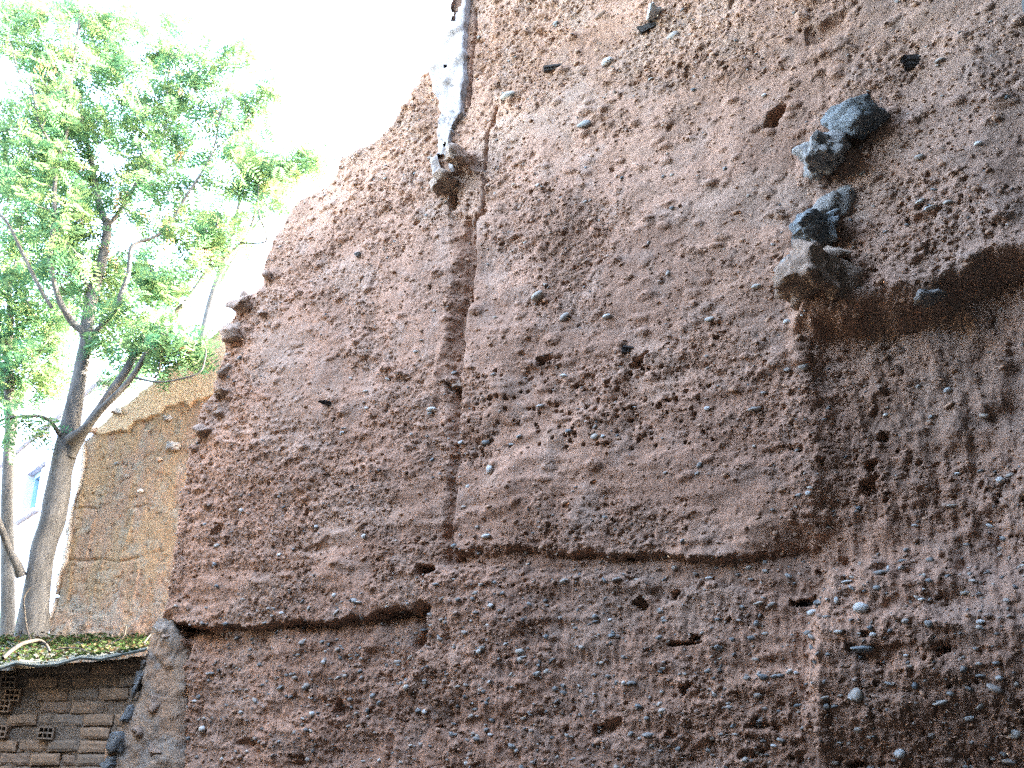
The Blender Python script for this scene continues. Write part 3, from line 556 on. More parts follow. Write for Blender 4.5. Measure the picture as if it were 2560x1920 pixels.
# ------------------------------------------------------------------ hollow brick wall under the shed roof
BF = Frame((-3.05, 8.22), (1.0, -0.06)); bw = root('hollow_brick_wall', (-3.05, 8.22, 0), 'rough brown hollow brick wall under the shed roof', 'wall')
def brick_mesh(seed, L=0.235, Hh=0.082, D=0.11, amp=0.006):
    g = np.random.default_rng(seed); nx, nz = 8, 4; xs = np.linspace(-L / 2, L / 2, nx + 1); zz = np.linspace(-Hh / 2, Hh / 2, nz + 1)
    X, Z = np.meshgrid(xs, zz); ed = np.minimum(np.minimum(X + L / 2, L / 2 - X), np.minimum(Z + Hh / 2, Hh / 2 - Z))
    Y = 0.0 - 0.008 * (1 - sstep(0, 0.014, ed)) + amp * fbm(X, Z, 0.05, 2, 700 + seed)
    X = X + 0.006 * fbm(X, Z, 0.04, 2, 740 + seed); Z2 = Z + 0.005 * fbm(X, Z, 0.04, 2, 780 + seed)
    V = [tuple(p) for p in np.stack([X, Y, Z2], -1).reshape(-1, 3)]; ids = np.arange(len(V)).reshape(nz + 1, nx + 1)
    Q = np.stack([ids[:-1, :-1], ids[1:, :-1], ids[1:, 1:], ids[:-1, 1:]], -1).reshape(-1, 4).tolist()
    rim = list(ids[0, :]) + list(ids[1:, -1]) + list(ids[-1, -2::-1]) + list(ids[-2:0:-1, 0]); n = len(V); V += [(V[i][0], -D, V[i][2]) for i in rim]
    for k in range(len(rim)): k2 = (k + 1) % len(rim); Q.append([rim[k], rim[k2], n + k2, n + k])
    return mesh_np('brick', V, Q, M['brick'], False)
def header_mesh(W=0.128, Hh=0.092, D=0.2, broken=False):
    """the end of a hollow brick: six square cells with real depth"""
    xs = [-W / 2, -W / 2 + .011, -W / 2 + .011 + .031, -.0165 + .001, .0165 - .001, W / 2 - .042, W / 2 - .011, W / 2]; zz = [-Hh / 2, -Hh / 2 + .011, -.006, .006, Hh / 2 - .011, Hh / 2]
    V = []; F = []
    def q(a, b_, c, d): k = len(V); V.extend([a, b_, c, d]); F.append((k, k + 1, k + 2, k + 3))
    for i in range(7):
        for j in range(5):
            x0, x1, z0, z1 = xs[i], xs[i + 1], zz[j], zz[j + 1]
            if i in (1, 3, 5) and j in (1, 3):
                dd = D * 0.8
                q((x0, 0, z0), (x0, -dd, z0), (x0, -dd, z1), (x0, 0, z1)); q((x1, -dd, z0), (x1, 0, z0), (x1, 0, z1), (x1, -dd, z1))
                q((x0, 0, z0), (x1, 0, z0), (x1, -dd, z0), (x0, -dd, z0)); q((x0, -dd, z1), (x1, -dd, z1), (x1, 0, z1), (x0, 0, z1)); q((x0, -dd, z0), (x1, -dd, z0), (x1, -dd, z1), (x0, -dd, z1))
            else: q((x0, 0, z0), (x1, 0, z0), (x1, 0, z1), (x0, 0, z1))
    a, b_, c, d = (-W / 2, 0, -Hh / 2), (W / 2, 0, -Hh / 2), (W / 2, 0, Hh / 2), (-W / 2, 0, Hh / 2); B_ = [(p[0], -D, p[2]) for p in (a, b_, c, d)]; A_ = [a, b_, c, d]
    for k in range(4): q(A_[k], B_[k], B_[(k + 1) % 4], A_[(k + 1) % 4])
    return mesh_np('brick', V, F, M['brick'], False)
BM = [brick_mesh(s, amp=0.004 + 0.003 * (s % 3)) for s in range(10)]; BS = [brick_mesh(20 + s, 0.115) for s in range(3)]; HM = header_mesh()
# mud mortar sheet behind and between the bricks, smeared over them in places
B_OUT = [(-2.6, -0.1), (0.35, -0.1), (0.35, 2.275), (0.0, 2.27), (-0.6, 2.22), (-1.15, 2.17), (-2.6, 2.06)]
def mch(U, Z): return -0.016 + 0.022 * fbm(U, Z, 0.16, 4, 801) + 0.008 * fbm(U, Z, 0.03, 3, 811)
def mco(U, Z, H): t = sstep(-.3, .3, fbm(U, Z, .2, 4, 821))[..., None]; return np.array([0.25, 0.185, 0.13]) * t + np.array([0.28, 0.2, 0.135]) * (1 - t)
me, _ = relief('mud_mortar', BF, np.arange(-2.6, 0.351, 0.016), np.arange(-0.1, 2.45, 0.016), mch, B_OUT, M['rubble'], 0.14, 0.0, 51, mco, 0.0)
me.transform(Matrix.Translation(-WORLD[bw.name])); put('mud_mortar', me, bw, WORLD[bw.name])
HEAD = [BF.uz(*p) for p in ((24, 1706), (34, 1738), (10, 1765), (2, 1828), (118, 1832))]
bp_ = math.atan2(BF.d.y, BF.d.x); rr = random.Random(5)
for r in range(25):
    z = 0.05 + r * 0.097; u = -2.55 + (0.125 if r % 2 else 0.0) + rr.uniform(-.02, .02)
    while u < 0.25:
        short = rr.random() < 0.14; L = 0.125 if short else 0.247; uc = u + L / 2; u += L
        if z + 0.045 > 2.27 + 0.082 * min(0, uc) or any(abs(uc - hu) < 0.5 * L + 0.05 and abs(z - hz) < 0.07 for hu, hz in HEAD): continue
        if z > 1.5 and rr.random() < 0.06: continue
        o = put('brick', rr.choice(BS if short else BM), bw, BF.P(uc, z + rr.uniform(-.006, .006), rr.uniform(-0.012, 0.012)), (rr.gauss(0, .02), rr.gauss(0, .02), bp_ + math.pi + rr.gauss(0, .02)))
for hu, hz in HEAD: put('brick', HM, bw, BF.P(hu, hz, 0.03), (0, rr.gauss(0, .04), bp_ + math.pi + rr.gauss(0, .1)))

# ------------------------------------------------------------------ lean-to roof with leaf litter and fallen twigs
roof = root('shed_roof', (-4.2, 8.0, 2.25), 'thin mossy lean-to roof sheet above the brick wall', 'roof')
EAVE = [at(*p, 8.02) for p in ((-420, 1690), (-200, 1680), (0, 1668), (40, 1660), (80, 1656), (105, 1664), (145, 1657), (200, 1648), (250, 1642), (310, 1634), (365, 1626))]
V = []; F = []; ne = len(EAVE); ROWS = 9
for j in range(ROWS):
    t = j / (ROWS - 1)
    for k, e in enumerate(EAVE):
        w = 0.012 * math.sin(e.x * 24) + 0.006 * math.sin(e.x * 61)
        Yb = 9.95; zb = 2.57 + 0.02 * math.sin(k * 1.7)
        V.append((e.x * (1 - t) + (e.x * 1.22) * t, e.y + (Yb - e.y) * t, e.z * (1 - t) + zb * t + w * (1 - .3 * t)))
top = len(V); V += [(x, y + (0.004 if i < ne else 0), z - 0.016) for i, (x, y, z) in enumerate(V)]
for j in range(ROWS - 1):
    for k in range(ne - 1):
        a = j * ne + k; F += [(a, a + 1, a + ne + 1, a + ne), (top + a, top + a + ne, top + a + ne + 1, top + a + 1)]
for k in range(ne - 1): F.append((k, top + k, top + k + 1, k + 1))
for j in range(ROWS - 1): a = j * ne + ne - 1; F.append((a, top + a, top + a + ne, a + ne))
put('roof_sheet', mesh_np('roof_sheet', np.array(V) - np.array(WORLD[roof.name]), F, M['sheet'], False), roof, WORLD[roof.name])
def roof_z(x, t):
    xe = x / (1 + .22 * t); i = 0
    while i < ne - 2 and EAVE[i + 1].x < xe: i += 1
    a = (xe - EAVE[i].x) / (EAVE[i + 1].x - EAVE[i].x); ez = EAVE[i].z * (1 - a) + EAVE[i + 1].z * a; ey = EAVE[i].y * (1 - a) + EAVE[i + 1].y * a
    return ey + (9.95 - ey) * t, ez * (1 - t) + 2.57 * t
g = np.random.default_rng(9); LV = []; LF = []; LC = []
for k in range(6500):
    x = g.uniform(-5.6, -3.0); t = g.random() ** 0.8; pile = 0.07 * max(0, float(fbm(np.array([x * 1.0]), np.array([t * 2.]), 0.5, 3, 851)[0]) + .35) * (0.25 + t)
    if t < 0.10 and g.random() < 0.6: continue
    y, z = roof_z(x, t); z += 0.012 + g.random() * pile
    s = g.uniform(.008, .022); d = g.normal(size=3); d /= np.linalg.norm(d); e = np.cross(d, g.normal(size=3)); e /= np.linalg.norm(e); d[2] *= .5; c = np.array([x, y, z]); n = len(LV)
    LV += [c - d * s * 1.6, c + e * s * .6, c + d * s * 1.6, c - e * s * .6]; LF.append((n, n + 1, n + 2, n + 3))
    col = np.array([(0.06, 0.11, 0.035), (0.09, 0.13, 0.05), (0.22, 0.14, 0.07), (0.13, 0.10, 0.06), (0.30, 0.2, 0.1)][g.choice(5, p=[.44, .30, .08, .15, .03])]) * g.uniform(.14, .32); LC += [col] * 4
obj('leaf_litter', mesh_np('leaf_litter', LV, LF, M['litter'], False, np.array(LC)), label='green and brown leaf litter lying on the shed roof', cat='leaves', kind='stuff')

# ------------------------------------------------------------------ tubes for trees and twigs
def smooth_path(P, n=5):
    P = [np.array(p, float) for p in P]
    if len(P) < 3: return P
    out = []
    for i in range(len(P) - 1):
        p0, p1, p2, p3 = P[max(i - 1, 0)], P[i], P[i + 1], P[min(i + 2, len(P) - 1)]
        for k in range(n):
            t = k / n; out.append(0.5 * ((2 * p1) + (-p0 + p2) * t + (2 * p0 - 5 * p1 + 4 * p2 - p3) * t * t + (-p0 + 3 * p1 - 3 * p2 + p3) * t ** 3))
    out.append(P[-1]); return out
def tube(P, sides=8, rough=0.0, seed=1):
    """P rows: x y z r"""
    P = np.array(P); n = len(P); T = np.gradient(P[:, :3], axis=0); T /= np.linalg.norm(T, axis=1)[:, None] + 1e-9
    up = np.array([0.3, 1.0, 0.1]); 
    A = np.cross(T, up); A /= np.linalg.norm(A, axis=1)[:, None] + 1e-9; B_ = np.cross(T, A)
    an = 2 * math.pi * np.arange(sides) / sides; r = np.repeat(P[:, 3:4], sides, 1)
    if rough: AN, ZZ = np.meshgrid(np.cos(an) * 1.6 + 3, P[:, 2] * 4.0); r = r * (1 + rough * vnoise(AN, ZZ, 860 + seed))
    V = P[:, None, :3] + r[..., None] * (np.cos(an)[None, :, None] * A[:, None] + np.sin(an)[None, :, None] * B_[:, None])
    ids = np.arange(n * sides).reshape(n, sides); nx = np.roll(ids, -1, 1)
    F = np.stack([ids[:-1], nx[:-1], nx[1:], ids[1:]], -1).reshape(-1, 4); return V.reshape(-1, 3), F
def merge(parts):
    Vs, Fs, k = [], [], 0
    for V, F in parts: Vs.append(V); Fs.append(F + k); k += len(V)
    return np.concatenate(Vs), np.concatenate(Fs)
def px_path(pts):
    """(px, py, Y, width in photo px) -> rows x y z r"""
    out = []
    for px, py, Y, w in pts: p = at(px, py, Y); out.append((p.x, p.y, p.z, w / 2 * Y / FPX * 1.03))
    return out

LEAFC = [(0.042, 0.092, 0.042), (0.036, 0.085, 0.047), (0.052, 0.098, 0.038), (0.066, 0.108, 0.04)]
def fronds(g, P, D, n, L, V, F, C, dead=0.015):
    """n feathery leaves round the tip P of a twig with direction D (appends arrays)"""
    d = D * 0.5 + g.normal(size=(n, 3)) * 0.75; d[:, 2] -= 0.15; d /= np.linalg.norm(d, axis=1)[:, None]; l = (L * g.uniform(.6, 1.15, n))[:, None, None]
    s = np.cross(d, np.array([0, 0, 1.0]) + g.normal(size=(n, 3)) * .35); s /= np.linalg.norm(s, axis=1)[:, None] + 1e-9; up = np.cross(s, d)
    o = P + g.normal(size=(n, 3)) * 0.05 - D * g.uniform(0, .18, (n, 1))
    c = np.array(LEAFC)[g.integers(0, len(LEAFC), n)] * g.uniform(.8, 1.25, (n, 1)); c[g.random(n) < dead] = (0.42, 0.26, 0.11)
    m_ = 7; t = ((np.arange(m_) + .8) / m_)[None, :, None]; d, s, up, o = (x[:, None, :] for x in (d, s, up, o))
    q = o + d * l * t - np.array([0, 0, 1.0]) * (l * .28 * t * t); w = l * 0.30 * (np.sin(math.pi * (0.15 + .8 * t)) + .15); hw = d * (l / m_ * 0.36) + 0 * q
    for sg in (-1, 1):
        tip = q + s * sg * w + d * w * .35 + up * w * g.uniform(-.15, .2, (n, m_, 1)); mid = (q + tip) / 2
        V.append(np.stack([q, mid - hw, tip, mid + hw], 2).reshape(-1, 3)); C.append(np.repeat(c, m_ * 4, 0))
def leaf_mesh(name, LV, LC, W):
    V = np.concatenate(LV); return mesh_np(name, V - W, np.arange(len(V)).reshape(-1, 4), M['leaf'], False, np.concatenate(LC))
def tree(name, base, label, trunk, limbs, sprays, seed, leafL=0.24, per=11, dead=0.015, maxd=1.6, group=None, airy=0.88):
    g = np.random.default_rng(seed); t = root(name, base, label, 'tree', group); W = np.array(base)
    nodes = []
    tp = smooth_path(px_path(trunk) if len(trunk[0]) == 4 and trunk[0][0] > -900 else trunk); tp = [np.array([base[0], base[1], -0.05, tp[0][3] * 1.15])] + tp
    V, F = tube(tp, 14, 0.10, seed); put('trunk', mesh_np('trunk', V - W, F, M['bark']), t, base); nodes += [p for p in tp if p[2] > 4.2]
    for lb in limbs:
        lp = smooth_path(px_path(lb)); V, F = tube(lp, 9, 0.10, seed + 1); put('limb', mesh_np('limb', V - W, F, M['bark']), t, base); nodes += lp
    N = [p[:3] for p in nodes]; tw = []; LV, LF, LC = [], [], []
    S = []
    for cx, cy, rx, ry, cnt, Y0, Y1 in sprays:
        for k in range(int(cnt * airy)):
            a = g.uniform(0, 2 * math.pi); r = math.sqrt(g.random()); p = at(cx + rx * r * math.cos(a), cy + ry * r * math.sin(a), g.uniform(Y0, Y1)); S.append(np.array(p))
    A = np.array(N); dist = np.array([np.min(np.linalg.norm(A - s, axis=1)) for s in S]); order = np.argsort(dist); BUF = np.zeros((len(N) + 6 * len(S), 3)); nb = len(N); BUF[:nb] = A
    for i in order:
        s = S[i]; A = BUF[:nb]; dd = np.linalg.norm(A - s, axis=1) + 0.35 * np.clip(A[:, 2] - s[2] + .1, 0, None); j = int(np.argmin(dd)); b0 = A[j]
        if np.linalg.norm(b0 - s) > maxd: continue
        mid = (b0 + s) / 2 + g.normal(size=3) * 0.06 + np.array([0, 0, -.04]); r0 = 0.005 + 0.006 * np.linalg.norm(b0 - s)
        path = [np.append(b0, r0), np.append(mid, r0 * .75), np.append(s, 0.0028)]; path = smooth_path(path, 4); tw.append(tube(path, 4)); Q_ = np.array(path[2::2])[:, :3]; BUF[nb:nb + len(Q_)] = Q_; nb += len(Q_)
        D = s - mid; D /= np.linalg.norm(D) + 1e-9; fronds(g, s, D, per, leafL, LV, LF, LC, dead)
        if np.linalg.norm(b0 - s) > .45: fronds(g, mid, D, per // 2, leafL, LV, LF, LC, dead)
    V, F = merge(tw); put('twigs', mesh_np('twigs', V - W, F, M['bark']), t, base, kind='stuff')
    put('crown', leaf_mesh('crown', LV, LC, W), t, base, kind='stuff'); return t

main_trunk = [(70, 1640, 10.0, 81), (84, 1540, 10.0, 69), (104, 1400, 10.0, 60), (124, 1320, 10.0, 60), (141, 1250, 10.0, 60), (158, 1160, 10.0, 55), (170, 1100, 10.0, 51), (186, 1010, 10.0, 46), (200, 940, 10.0, 39), (212, 870, 10.0, 33), (218, 832, 10.0, 30)]
main_limbs = [
    [(216, 860, 10.0, 26), (205, 828, 9.95, 22), (181, 807, 9.9, 19), (158, 770, 9.8, 17), (145, 740, 9.75, 15), (134, 699, 9.7, 13), (125, 645, 9.7, 12), (131, 590, 9.7, 12), (136, 536, 9.7, 12), (137, 480, 9.7, 11), (139, 409, 9.7, 11)],
    [(139, 415, 9.7, 9), (130, 370, 9.65, 8), (119, 347, 9.6, 8), (94, 297, 9.5, 7), (80, 224, 9.5, 7), (47, 181, 9.4, 5), (30, 120, 9.4, 4)],
    [(139, 415, 9.7, 9), (154, 370, 9.75, 9), (166, 336, 9.8, 9), (174, 253, 9.8, 9), (181, 166, 9.9, 10), (192, 105, 9.9, 9), (198, 50, 10.0, 8), (196, -30, 10, 6)],
    [(184, 165, 9.9, 6), (215, 145, 10.0, 5), (250, 134, 10.1, 4)], [(176, 260, 9.8, 6), (162, 215, 9.7, 5), (148, 185, 9.6, 4)], [(168, 280, 9.8, 6), (130, 235, 9.6, 5), (100, 195, 9.5, 4)],
    [(218, 850, 10.0, 36), (220, 800, 10.0, 33), (231, 735, 10.05, 30), (245, 690, 10.1, 28), (253, 663, 10.1, 26), (263, 610, 10.15, 25), (269, 572, 10.2, 24), (268, 550, 10.2, 23)],
    [(268, 560, 10.2, 20), (253, 524, 10.2, 18), (239, 470, 10.2, 17), (231, 416, 10.2, 16), (217, 354, 10.2, 13), (206, 310, 10.2, 10), (200, 240, 10.2, 7)],
    [(268, 565, 10.2, 15), (289, 542, 10.3, 12), (318, 499, 10.4, 11), (345, 450, 10.5, 9), (380, 395, 10.6, 8), (410, 340, 10.7, 6), (418, 230, 10.8, 5), (425, 120, 10.9, 4)],
    [(222, 870, 9.98, 18), (232, 840, 9.95, 16), (250, 818, 9.95, 15), (275, 790, 9.9, 14), (293, 768, 9.9, 13), (304, 731, 9.9, 12), (318, 695, 9.9, 11), (323, 670, 9.9, 11), (327, 623, 9.9, 11), (347, 605, 9.95, 10), (391, 590, 10.0, 9), (430, 551, 10.1, 8), (467, 488, 10.2, 7), (506, 427, 10.3, 6), (535, 369, 10.4, 5), (550, 280, 10.5, 4)],
    [(178, 1100, 9.85, 34), (205, 1078, 9.75, 25), (230, 1052, 9.7, 21), (253, 1024, 9.65, 19), (280, 997, 9.6, 18), (307, 970, 9.6, 17), (336, 934, 9.6, 15), (362, 890, 9.65, 14), (385, 850, 9.75, 11), (420, 790, 9.9, 8)],
    [(176, 1140, 9.97, 30), (196, 1100, 9.93, 28), (224, 1057, 9.85, 25), (250, 1020, 9.8, 23), (275, 981, 9.8, 22), (315, 927, 9.9, 21), (347, 862, 10.0, 20), (376, 825, 10.1, 18), (415, 800, 10.2, 14), (452, 768, 10.2, 14), (488, 724, 10.3, 14), (521, 677, 10.4, 14), (571, 637, 10.5, 11), (615, 594, 10.6, 8), (640, 520, 10.7, 6), (645, 440, 10.8, 5)],
    [(521, 677, 10.4, 8), (535, 610, 10.5, 6), (545, 540, 10.6, 5)], [(645, 445, 10.8, 5), (690, 420, 10.7, 4), (760, 395, 10.7, 3)], [(550, 285, 10.5, 4), (580, 200, 10.6, 4), (595, 130, 10.6, 3)], [(535, 375, 10.4, 4), (600, 320, 10.5, 4), (650, 250, 10.6, 3)], [(600, 607, 10.55, 5), (660, 606, 10.4, 5), (664, 580, 10.35, 5), (645, 520, 10.3, 4), (650, 420, 10.4, 4)],
    [(54, 1440, 9.92, 26), (40, 1405, 9.85, 22), (22, 1372, 9.8, 19), (0, 1312, 9.7, 17), (-40, 1220, 9.6, 15)],
    [(148, 1085, 9.9, 12), (128, 1055, 9.8, 9), (108, 1043, 9.75, 8), (70, 1040, 9.7, 8), (19, 1046, 9.7, 8), (-20, 1060, 9.7, 6)],
    [(340, 945, 9.6, 7), (400, 955, 9.45, 5), (460, 945, 9.4, 5), (500, 930, 9.4, 4), (512, 900, 9.4, 4), (516, 870, 9.4, 3)],
    [(385, 945, 9.6, 7), (398, 930, 9.55, 6), (402, 890, 9.5, 6), (410, 850, 9.5, 5)], [(235, 745, 10.05, 9), (210, 700, 9.95, 7), (185, 660, 9.9, 6), (165, 600, 9.9, 5)], [(130, 770, 9.8, 10), (100, 720, 9.7, 10), (60, 640, 9.6, 9), (20, 560, 9.5, 8), (-20, 520, 9.5, 7)]]
sp_main = [(330, 120, 90, 80, 16, 10.2, 11.2), (250, 90, 60, 60, 14, 9.8, 10.8), (500, 150, 60, 60, 9, 10.4, 11), (60, 30, 70, 40, 16, 9.3, 10.6), (100, 330, 120, 150, 50, 9.3, 11), (120, 560, 120, 140, 44, 9.3, 11), (170, 420, 90, 150, 46, 9.6, 11.2), (180, 220, 90, 120, 34, 9.6, 11), (100, 90, 110, 90, 34, 9.3, 10.8), (290, 50, 50, 60, 12, 10, 11), (285, 230, 110, 90, 30, 9.8, 11.2),
    (440, 50, 55, 24, 9, 10.5, 11.2), (430, 190, 70, 70, 18, 10.3, 11.2), (590, 128, 40, 30, 9, 10.4, 11), (650, 250, 50, 70, 16, 10.3, 11), (740, 400, 70, 40, 14, 10.3, 11), (610, 330, 60, 60, 12, 10.3, 11), (540, 250, 60, 80, 13, 10.3, 11), (380, 320, 110, 90, 36, 10, 11.3), (350, 470, 120, 80, 36, 9.8, 11.2),
    (520, 400, 90, 80, 20, 10, 11), (620, 430, 70, 70, 20, 10.2, 11), (690, 460, 50, 60, 14, 10.2, 11), (450, 600, 120, 80, 26, 9.9, 11), (580, 590, 60, 60, 12, 10.2, 10.9), (330, 700, 90, 80, 24, 9.6, 11), (440, 720, 80, 50, 14, 9.8, 10.8),
    (415, 840, 60, 48, 24, 9.4, 10), (480, 862, 50, 26, 8, 9.4, 9.9), (300, 850, 70, 60, 16, 9.7, 10.8), (200, 640, 90, 110, 34, 9.7, 11), (70, 1060, 50, 20, 6, 9.6, 9.9), (200, 20, 60, 40, 10, 9.8, 10.6)]
tree('feathery_tree', (-4.82, 10.0, 0), 'large forked tree with feathery leaves beside the ochre wall', main_trunk, main_limbs, sp_main, 1, 0.26, 11, 0.008)
lt = [(18, 1640, 10.6, 34), (20, 1450, 10.6, 32), (19, 1271, 10.6, 30), (22, 1136, 10.6, 29), (27, 1054, 10.6, 30), (23, 960, 10.6, 26), (20, 880, 10.7, 20), (26, 800, 10.8, 16), (22, 700, 10.9, 12)]
ll = [[(26, 1040, 10.6, 16), (60, 980, 10.8, 9), (90, 900, 11, 7), (130, 830, 11.2, 5)], [(22, 880, 10.7, 10), (-20, 800, 10.7, 8), (-60, 700, 10.8, 6)], [(24, 720, 10.9, 10), (50, 600, 11.2, 8), (60, 480, 11.5, 6), (80, 330, 11.7, 5)]]
tree('feathery_tree', tuple(at(18, 1640, 10.6).xy) + (0,), 'slender upright tree at the left edge of the photo, left of the forked tree', lt, ll, [(50, 760, 90, 100, 40, 10.4, 12), (80, 940, 90, 80, 30, 10.4, 11.5), (30, 560, 100, 150, 40, 10.6, 12.4), (60, 380, 90, 120, 24, 10.8, 12.4), (10, 900, 60, 100, 22, 10.3, 11.5), (130, 820, 60, 70, 16, 10.8, 12)], 2, 0.26, 13, 0.01)
bt = [(470, 1300, 14.5, 40), (480, 1100, 14.5, 36), (500, 900, 14.6, 30), (530, 750, 14.7, 22), (570, 620, 14.8, 14), (600, 500, 15, 9)]
bl = [[(500, 900, 14.6, 14), (420, 760, 14.8, 10), (360, 640, 15, 7)], [(540, 720, 14.7, 10), (640, 560, 15, 7), (720, 470, 15.2, 5), (790, 410, 15.2, 4)], [(490, 980, 14.5, 14), (350, 900, 14.8, 10), (260, 820, 15.2, 8), (160, 720, 15.4, 6)]]
tree('background_tree', tuple(at(470, 1300, 14.5).xy) + (0,), 'leafy tree rising behind the broken wall edge, farther than the forked tree', bt, bl, [(780, 405, 50, 30, 12, 14.8, 15.4), (700, 470, 60, 60, 18, 14.6, 15.6), (560, 560, 110, 100, 26, 14.5, 15.8), (380, 700, 100, 90, 20, 14.5, 15.8), (230, 800, 110, 100, 30, 14.5, 16), (330, 930, 90, 70, 24, 14.3, 15.5)], 3, 0.3, 13, 0.01, 2.4)
# low bush showing at the frame's left under the slender tree
gb = np.random.default_rng(33); LV, LF, LC, TW = [], [], [], []
bb = at(-10, 1640, 11.2); bush = root('green_bush', (bb.x, bb.y, 0), 'dark green bush low at the left edge behind the trunks', 'bush')
for k in range(60):
    tip = np.array(at(gb.uniform(-70, 45), gb.uniform(1540, 1690), gb.uniform(10.9, 11.5))); b0 = np.array([bb.x + gb.normal() * .05, bb.y, 0.3]); TW.append(tube(smooth_path([np.append(b0, .02), np.append((b0 + tip) / 2 + gb.normal(size=3) * .1, .012), np.append(tip, .004)], 4), 5))
    fronds(gb, tip, np.array([0, 0, 1.]), 9, .2, LV, LF, LC, 0)
V, F = merge(TW); put('stem', mesh_np('stem', V - np.array(WORLD[bush.name]), F, M['bark']), bush, WORLD[bush.name]); put('leaves', leaf_mesh('leaves', LV, LC, np.array(WORLD[bush.name])), bush, WORLD[bush.name], kind='stuff')

# fallen twigs on the roof and the vine on the trunk
for lab, pts in [('thick curved dead branch arching over the roof edge at the trunk foot', [(8, 1645, 8.3, 9), (30, 1625, 8.4, 10), (60, 1608, 8.5, 10), (95, 1602, 8.6, 9), (115, 1612, 8.6, 8), (124, 1630, 8.5, 6)]),
                 ('thin pale vine stem climbing the front of the forked trunk', [(82, 1612, 9.2, 5), (68, 1575, 9.3, 5), (62, 1530, 9.32, 5), (60, 1495, 9.34, 4), (75, 1468, 9.36, 4)]),
                 ('thin bare twig leaning on the litter near the rubble stub', [(335, 1628, 8.7, 5), (355, 1612, 8.8, 5), (372, 1592, 8.9, 4), (392, 1570, 9.0, 3)]),
                 ('slim dry twig lying across the middle of the leaf litter', [(255, 1618, 8.9, 4), (285, 1605, 9.0, 4), (308, 1592, 9.0, 4), (316, 1565, 9.0, 3)]),
                 ('forked twig stub beside the arched dead branch', [(100, 1612, 8.6, 5), (122, 1605, 8.6, 4), (145, 1588, 8.6, 3)]),
                 ('long thin twig lying flat along the roof edge', [(140, 1624, 8.6, 4), (170, 1620, 8.6, 4), (200, 1622, 8.5, 3), (240, 1638, 8.3, 3)])]:
    rows = smooth_path(px_path(pts)); V, F = tube(rows, 6, 0.15, 3); c = np.array(rows[0][:3]); o = obj('dead_twig' if 'vine' not in lab else 'vine_stem', mesh_np('twig', V - c, F, M['twig']), label=lab, cat='twig' if 'vine' not in lab else 'vine', group='fallen twigs on the shed roof' if 'vine' not in lab else None); o.location = c

# ------------------------------------------------------------------ white house far left
HF = Frame(tuple(at(150, 1300, 15.5).xy), (0.62, -0.78)); hs = root('pale_house', (HF.O.x, HF.O.y, 0), 'pale lilac white house with a blue framed window behind the trunks', 'house')
def box(fr, u0, u1, z0, z1, h0, h1, mat, name):
    V = [fr.P(u, z, h) for h in (h0, h1) for u, z in ((u0, z0), (u1, z0), (u1, z1), (u0, z1))]
    F = [(0, 3, 2, 1), (4, 5, 6, 7), (0, 1, 5, 4), (1, 2, 6, 5), (2, 3, 7, 6), (3, 0, 4, 7)]; c = Vector((fr.O.x, fr.O.y, 0)); return mesh_np(name, [tuple(v - c) for v in V], F, mat, False)
hw = hs
(u0, zt), (u1, zb) = HF.uz(88, 1160), HF.uz(100, 1290); ul = HF.uz(58, 1240)[0]; ur = HF.uz(104, 1220)[0]; ztop = HF.uz(95, 1165)[1]; zbot = HF.uz(75, 1285)[1]; roofz = HF.uz(110, 1078)[1]
HO = Vector((HF.O.x, HF.O.y, 0))
for nm, a in (('wall', (-9, ul, 0, roofz)), ('wall', (ur, 1.2, 0, roofz)), ('wall', (ul, ur, 0, zbot)), ('wall', (ul, ur, ztop, roofz))): put(nm, box(HF, *a, -0.35, 0.0, M['white_paint'], nm), hs, HO)
put('coping', box(HF, -9.1, 1.3, roofz, roofz + .1, -.45, .08, M['white_paint'], 'coping'), hs, HO)
put('back_wall', box(HF, -9, 1.2, 0, roofz - .02, -5.0, -4.7, M['white_paint'], 'back_wall'), hs, HO); put('side_wall', box(HF, 0.9, 1.2, 0, roofz - .02, -4.69, -.36, M['white_paint'], 'side_wall'), hs, HO)
put('sill', box(HF, ul - .08, ur + .08, zbot - .06, zbot, 0.003, .10, M['white_paint'], 'sill'), hs, HO)
win = put('window', box(HF, ul, ur, zbot, ztop, -.22, -.20, M['glass'], 'window'), hs, HO)
for a in ((ul, ul + .09, zbot, ztop), (ur - .09, ur, zbot, ztop), (ul + .09, ur - .09, zbot, zbot + .09), (ul + .09, ur - .09, ztop - .09, ztop), ((ul + ur) / 2 - .04, (ul + ur) / 2 + .04, zbot + .09, ztop - .09)):
    o = bpy.data.objects.new('frame', box(HF, *a, -.197, -.13, M['blue'], 'frame')); link(o, win)
put('shutter', box(HF, (ul + ur) / 2 + .05, ur + .0, zbot + .03, ztop - .03, -.12, -.08, M['white_paint'], 'shutter'), hs, HO)

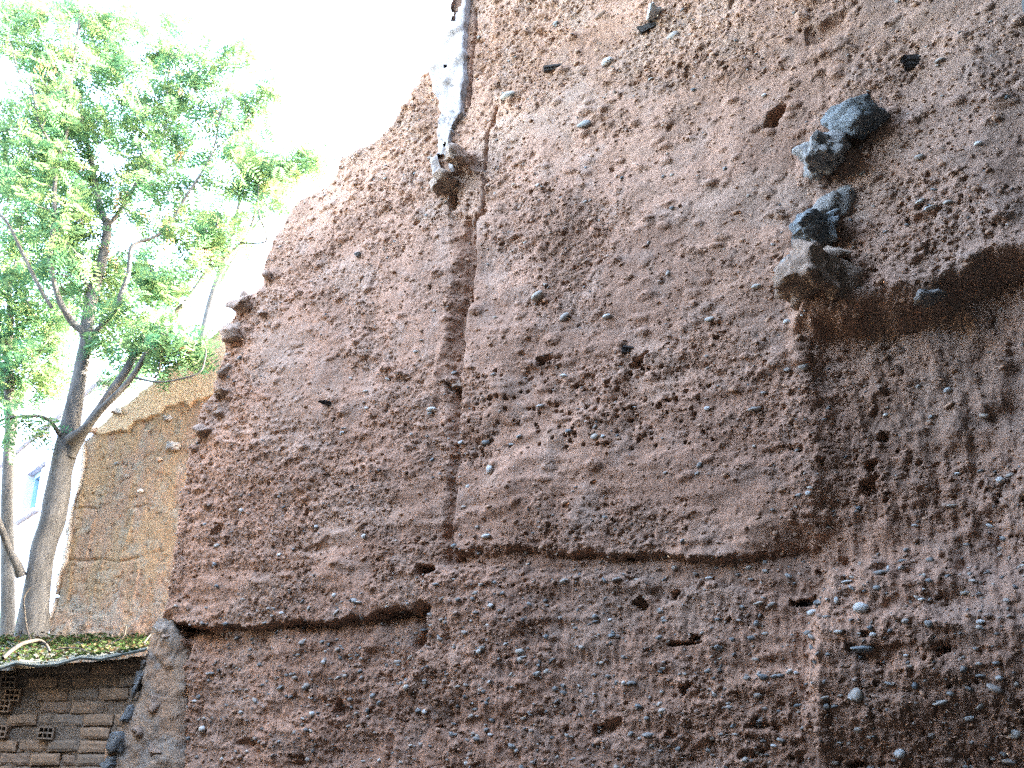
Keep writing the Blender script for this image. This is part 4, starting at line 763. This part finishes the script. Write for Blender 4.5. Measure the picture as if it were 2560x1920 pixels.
# ------------------------------------------------------------------ side wall at the right edge, made tall for shade, plus unseen light blockers
SF = Frame(tuple(WF.P(6.62, 0).xy), (0.05, -1.0))
side = root('side_wall', (SF.O.x, SF.O.y, 0), 'grey plastered side wall meeting the earth wall, a sliver at the right edge, with added unseen light blockers', 'wall')
s0 = Vector((SF.O.x, SF.O.y, 0))
def sc_h(U, Z): return 0.03 * fbm(U, Z, .8, 3, 951) + 0.015 * fbm(U, Z, .12, 3, 961)
S_OUT = [(-0.3, -0.1), (6.0, -0.1), (6.0, 13.6), (-0.3, 13.2)]
me, _ = relief('plaster_body', SF, np.arange(-0.3, 6.2, 0.08), np.arange(-0.1, 13.8, 0.08), sc_h, S_OUT, M['side'], 0.4, 0.05, 61)
me.transform(Matrix.Translation(-s0)); put('plaster_body', me, side, s0)
RF = Frame((SF.P(5.4, 0).x + .3, SF.P(5.4, 0).y), (-1.0, -0.27))
me, _ = relief('rear_light_blocker', RF, np.arange(-0.3, 12.2, 0.12), np.arange(-0.1, 12.2, 0.12), sc_h, [(-0.3, -0.1), (12.0, -0.1), (12.0, 10.6), (-0.3, 11.8)], M['side'], 0.4, 0.05, 62)  # added out of view behind the camera to block sky light
me.transform(Matrix.Translation(-s0)); put('rear_light_blocker', me, side, s0)
def wbox(x0, x1, y0, y1, z0, z1, mat, name):
    V = [(x, y, z) for z in (z0, z1) for x, y in ((x0, y0), (x1, y0), (x1, y1), (x0, y1))]
    return mesh_np(name, np.array(V) - np.array(s0), [(0, 3, 2, 1), (4, 5, 6, 7), (0, 1, 5, 4), (1, 2, 6, 5), (2, 3, 7, 6), (3, 0, 4, 7)], mat, False)
put('overhead_light_blocker', wbox(-1.4, 2.9, -1.2, 2.7, 4.75, 11.0, M['side'], 'overhead_light_blocker'), side, s0)  # unseen block added overhead to darken the lower right of the earth wall
LF_ = Frame(tuple(RF.P(10.2, 0).xy), (0.0, 1.0))
me, _ = relief('left_light_blocker', LF_, np.arange(-0.5, 13.4, 0.12), np.arange(-0.1, 7.4, 0.12), sc_h, [(-0.5, -0.1), (12.9, -0.1), (12.9, 6.3), (-0.5, 7.2)], M['side'], 0.4, 0.05, 63)  # added beyond the left of the frame to keep low sky light out
me.transform(Matrix.Translation(-s0)); put('left_light_blocker', me, side, s0)
print('STONES', NST)
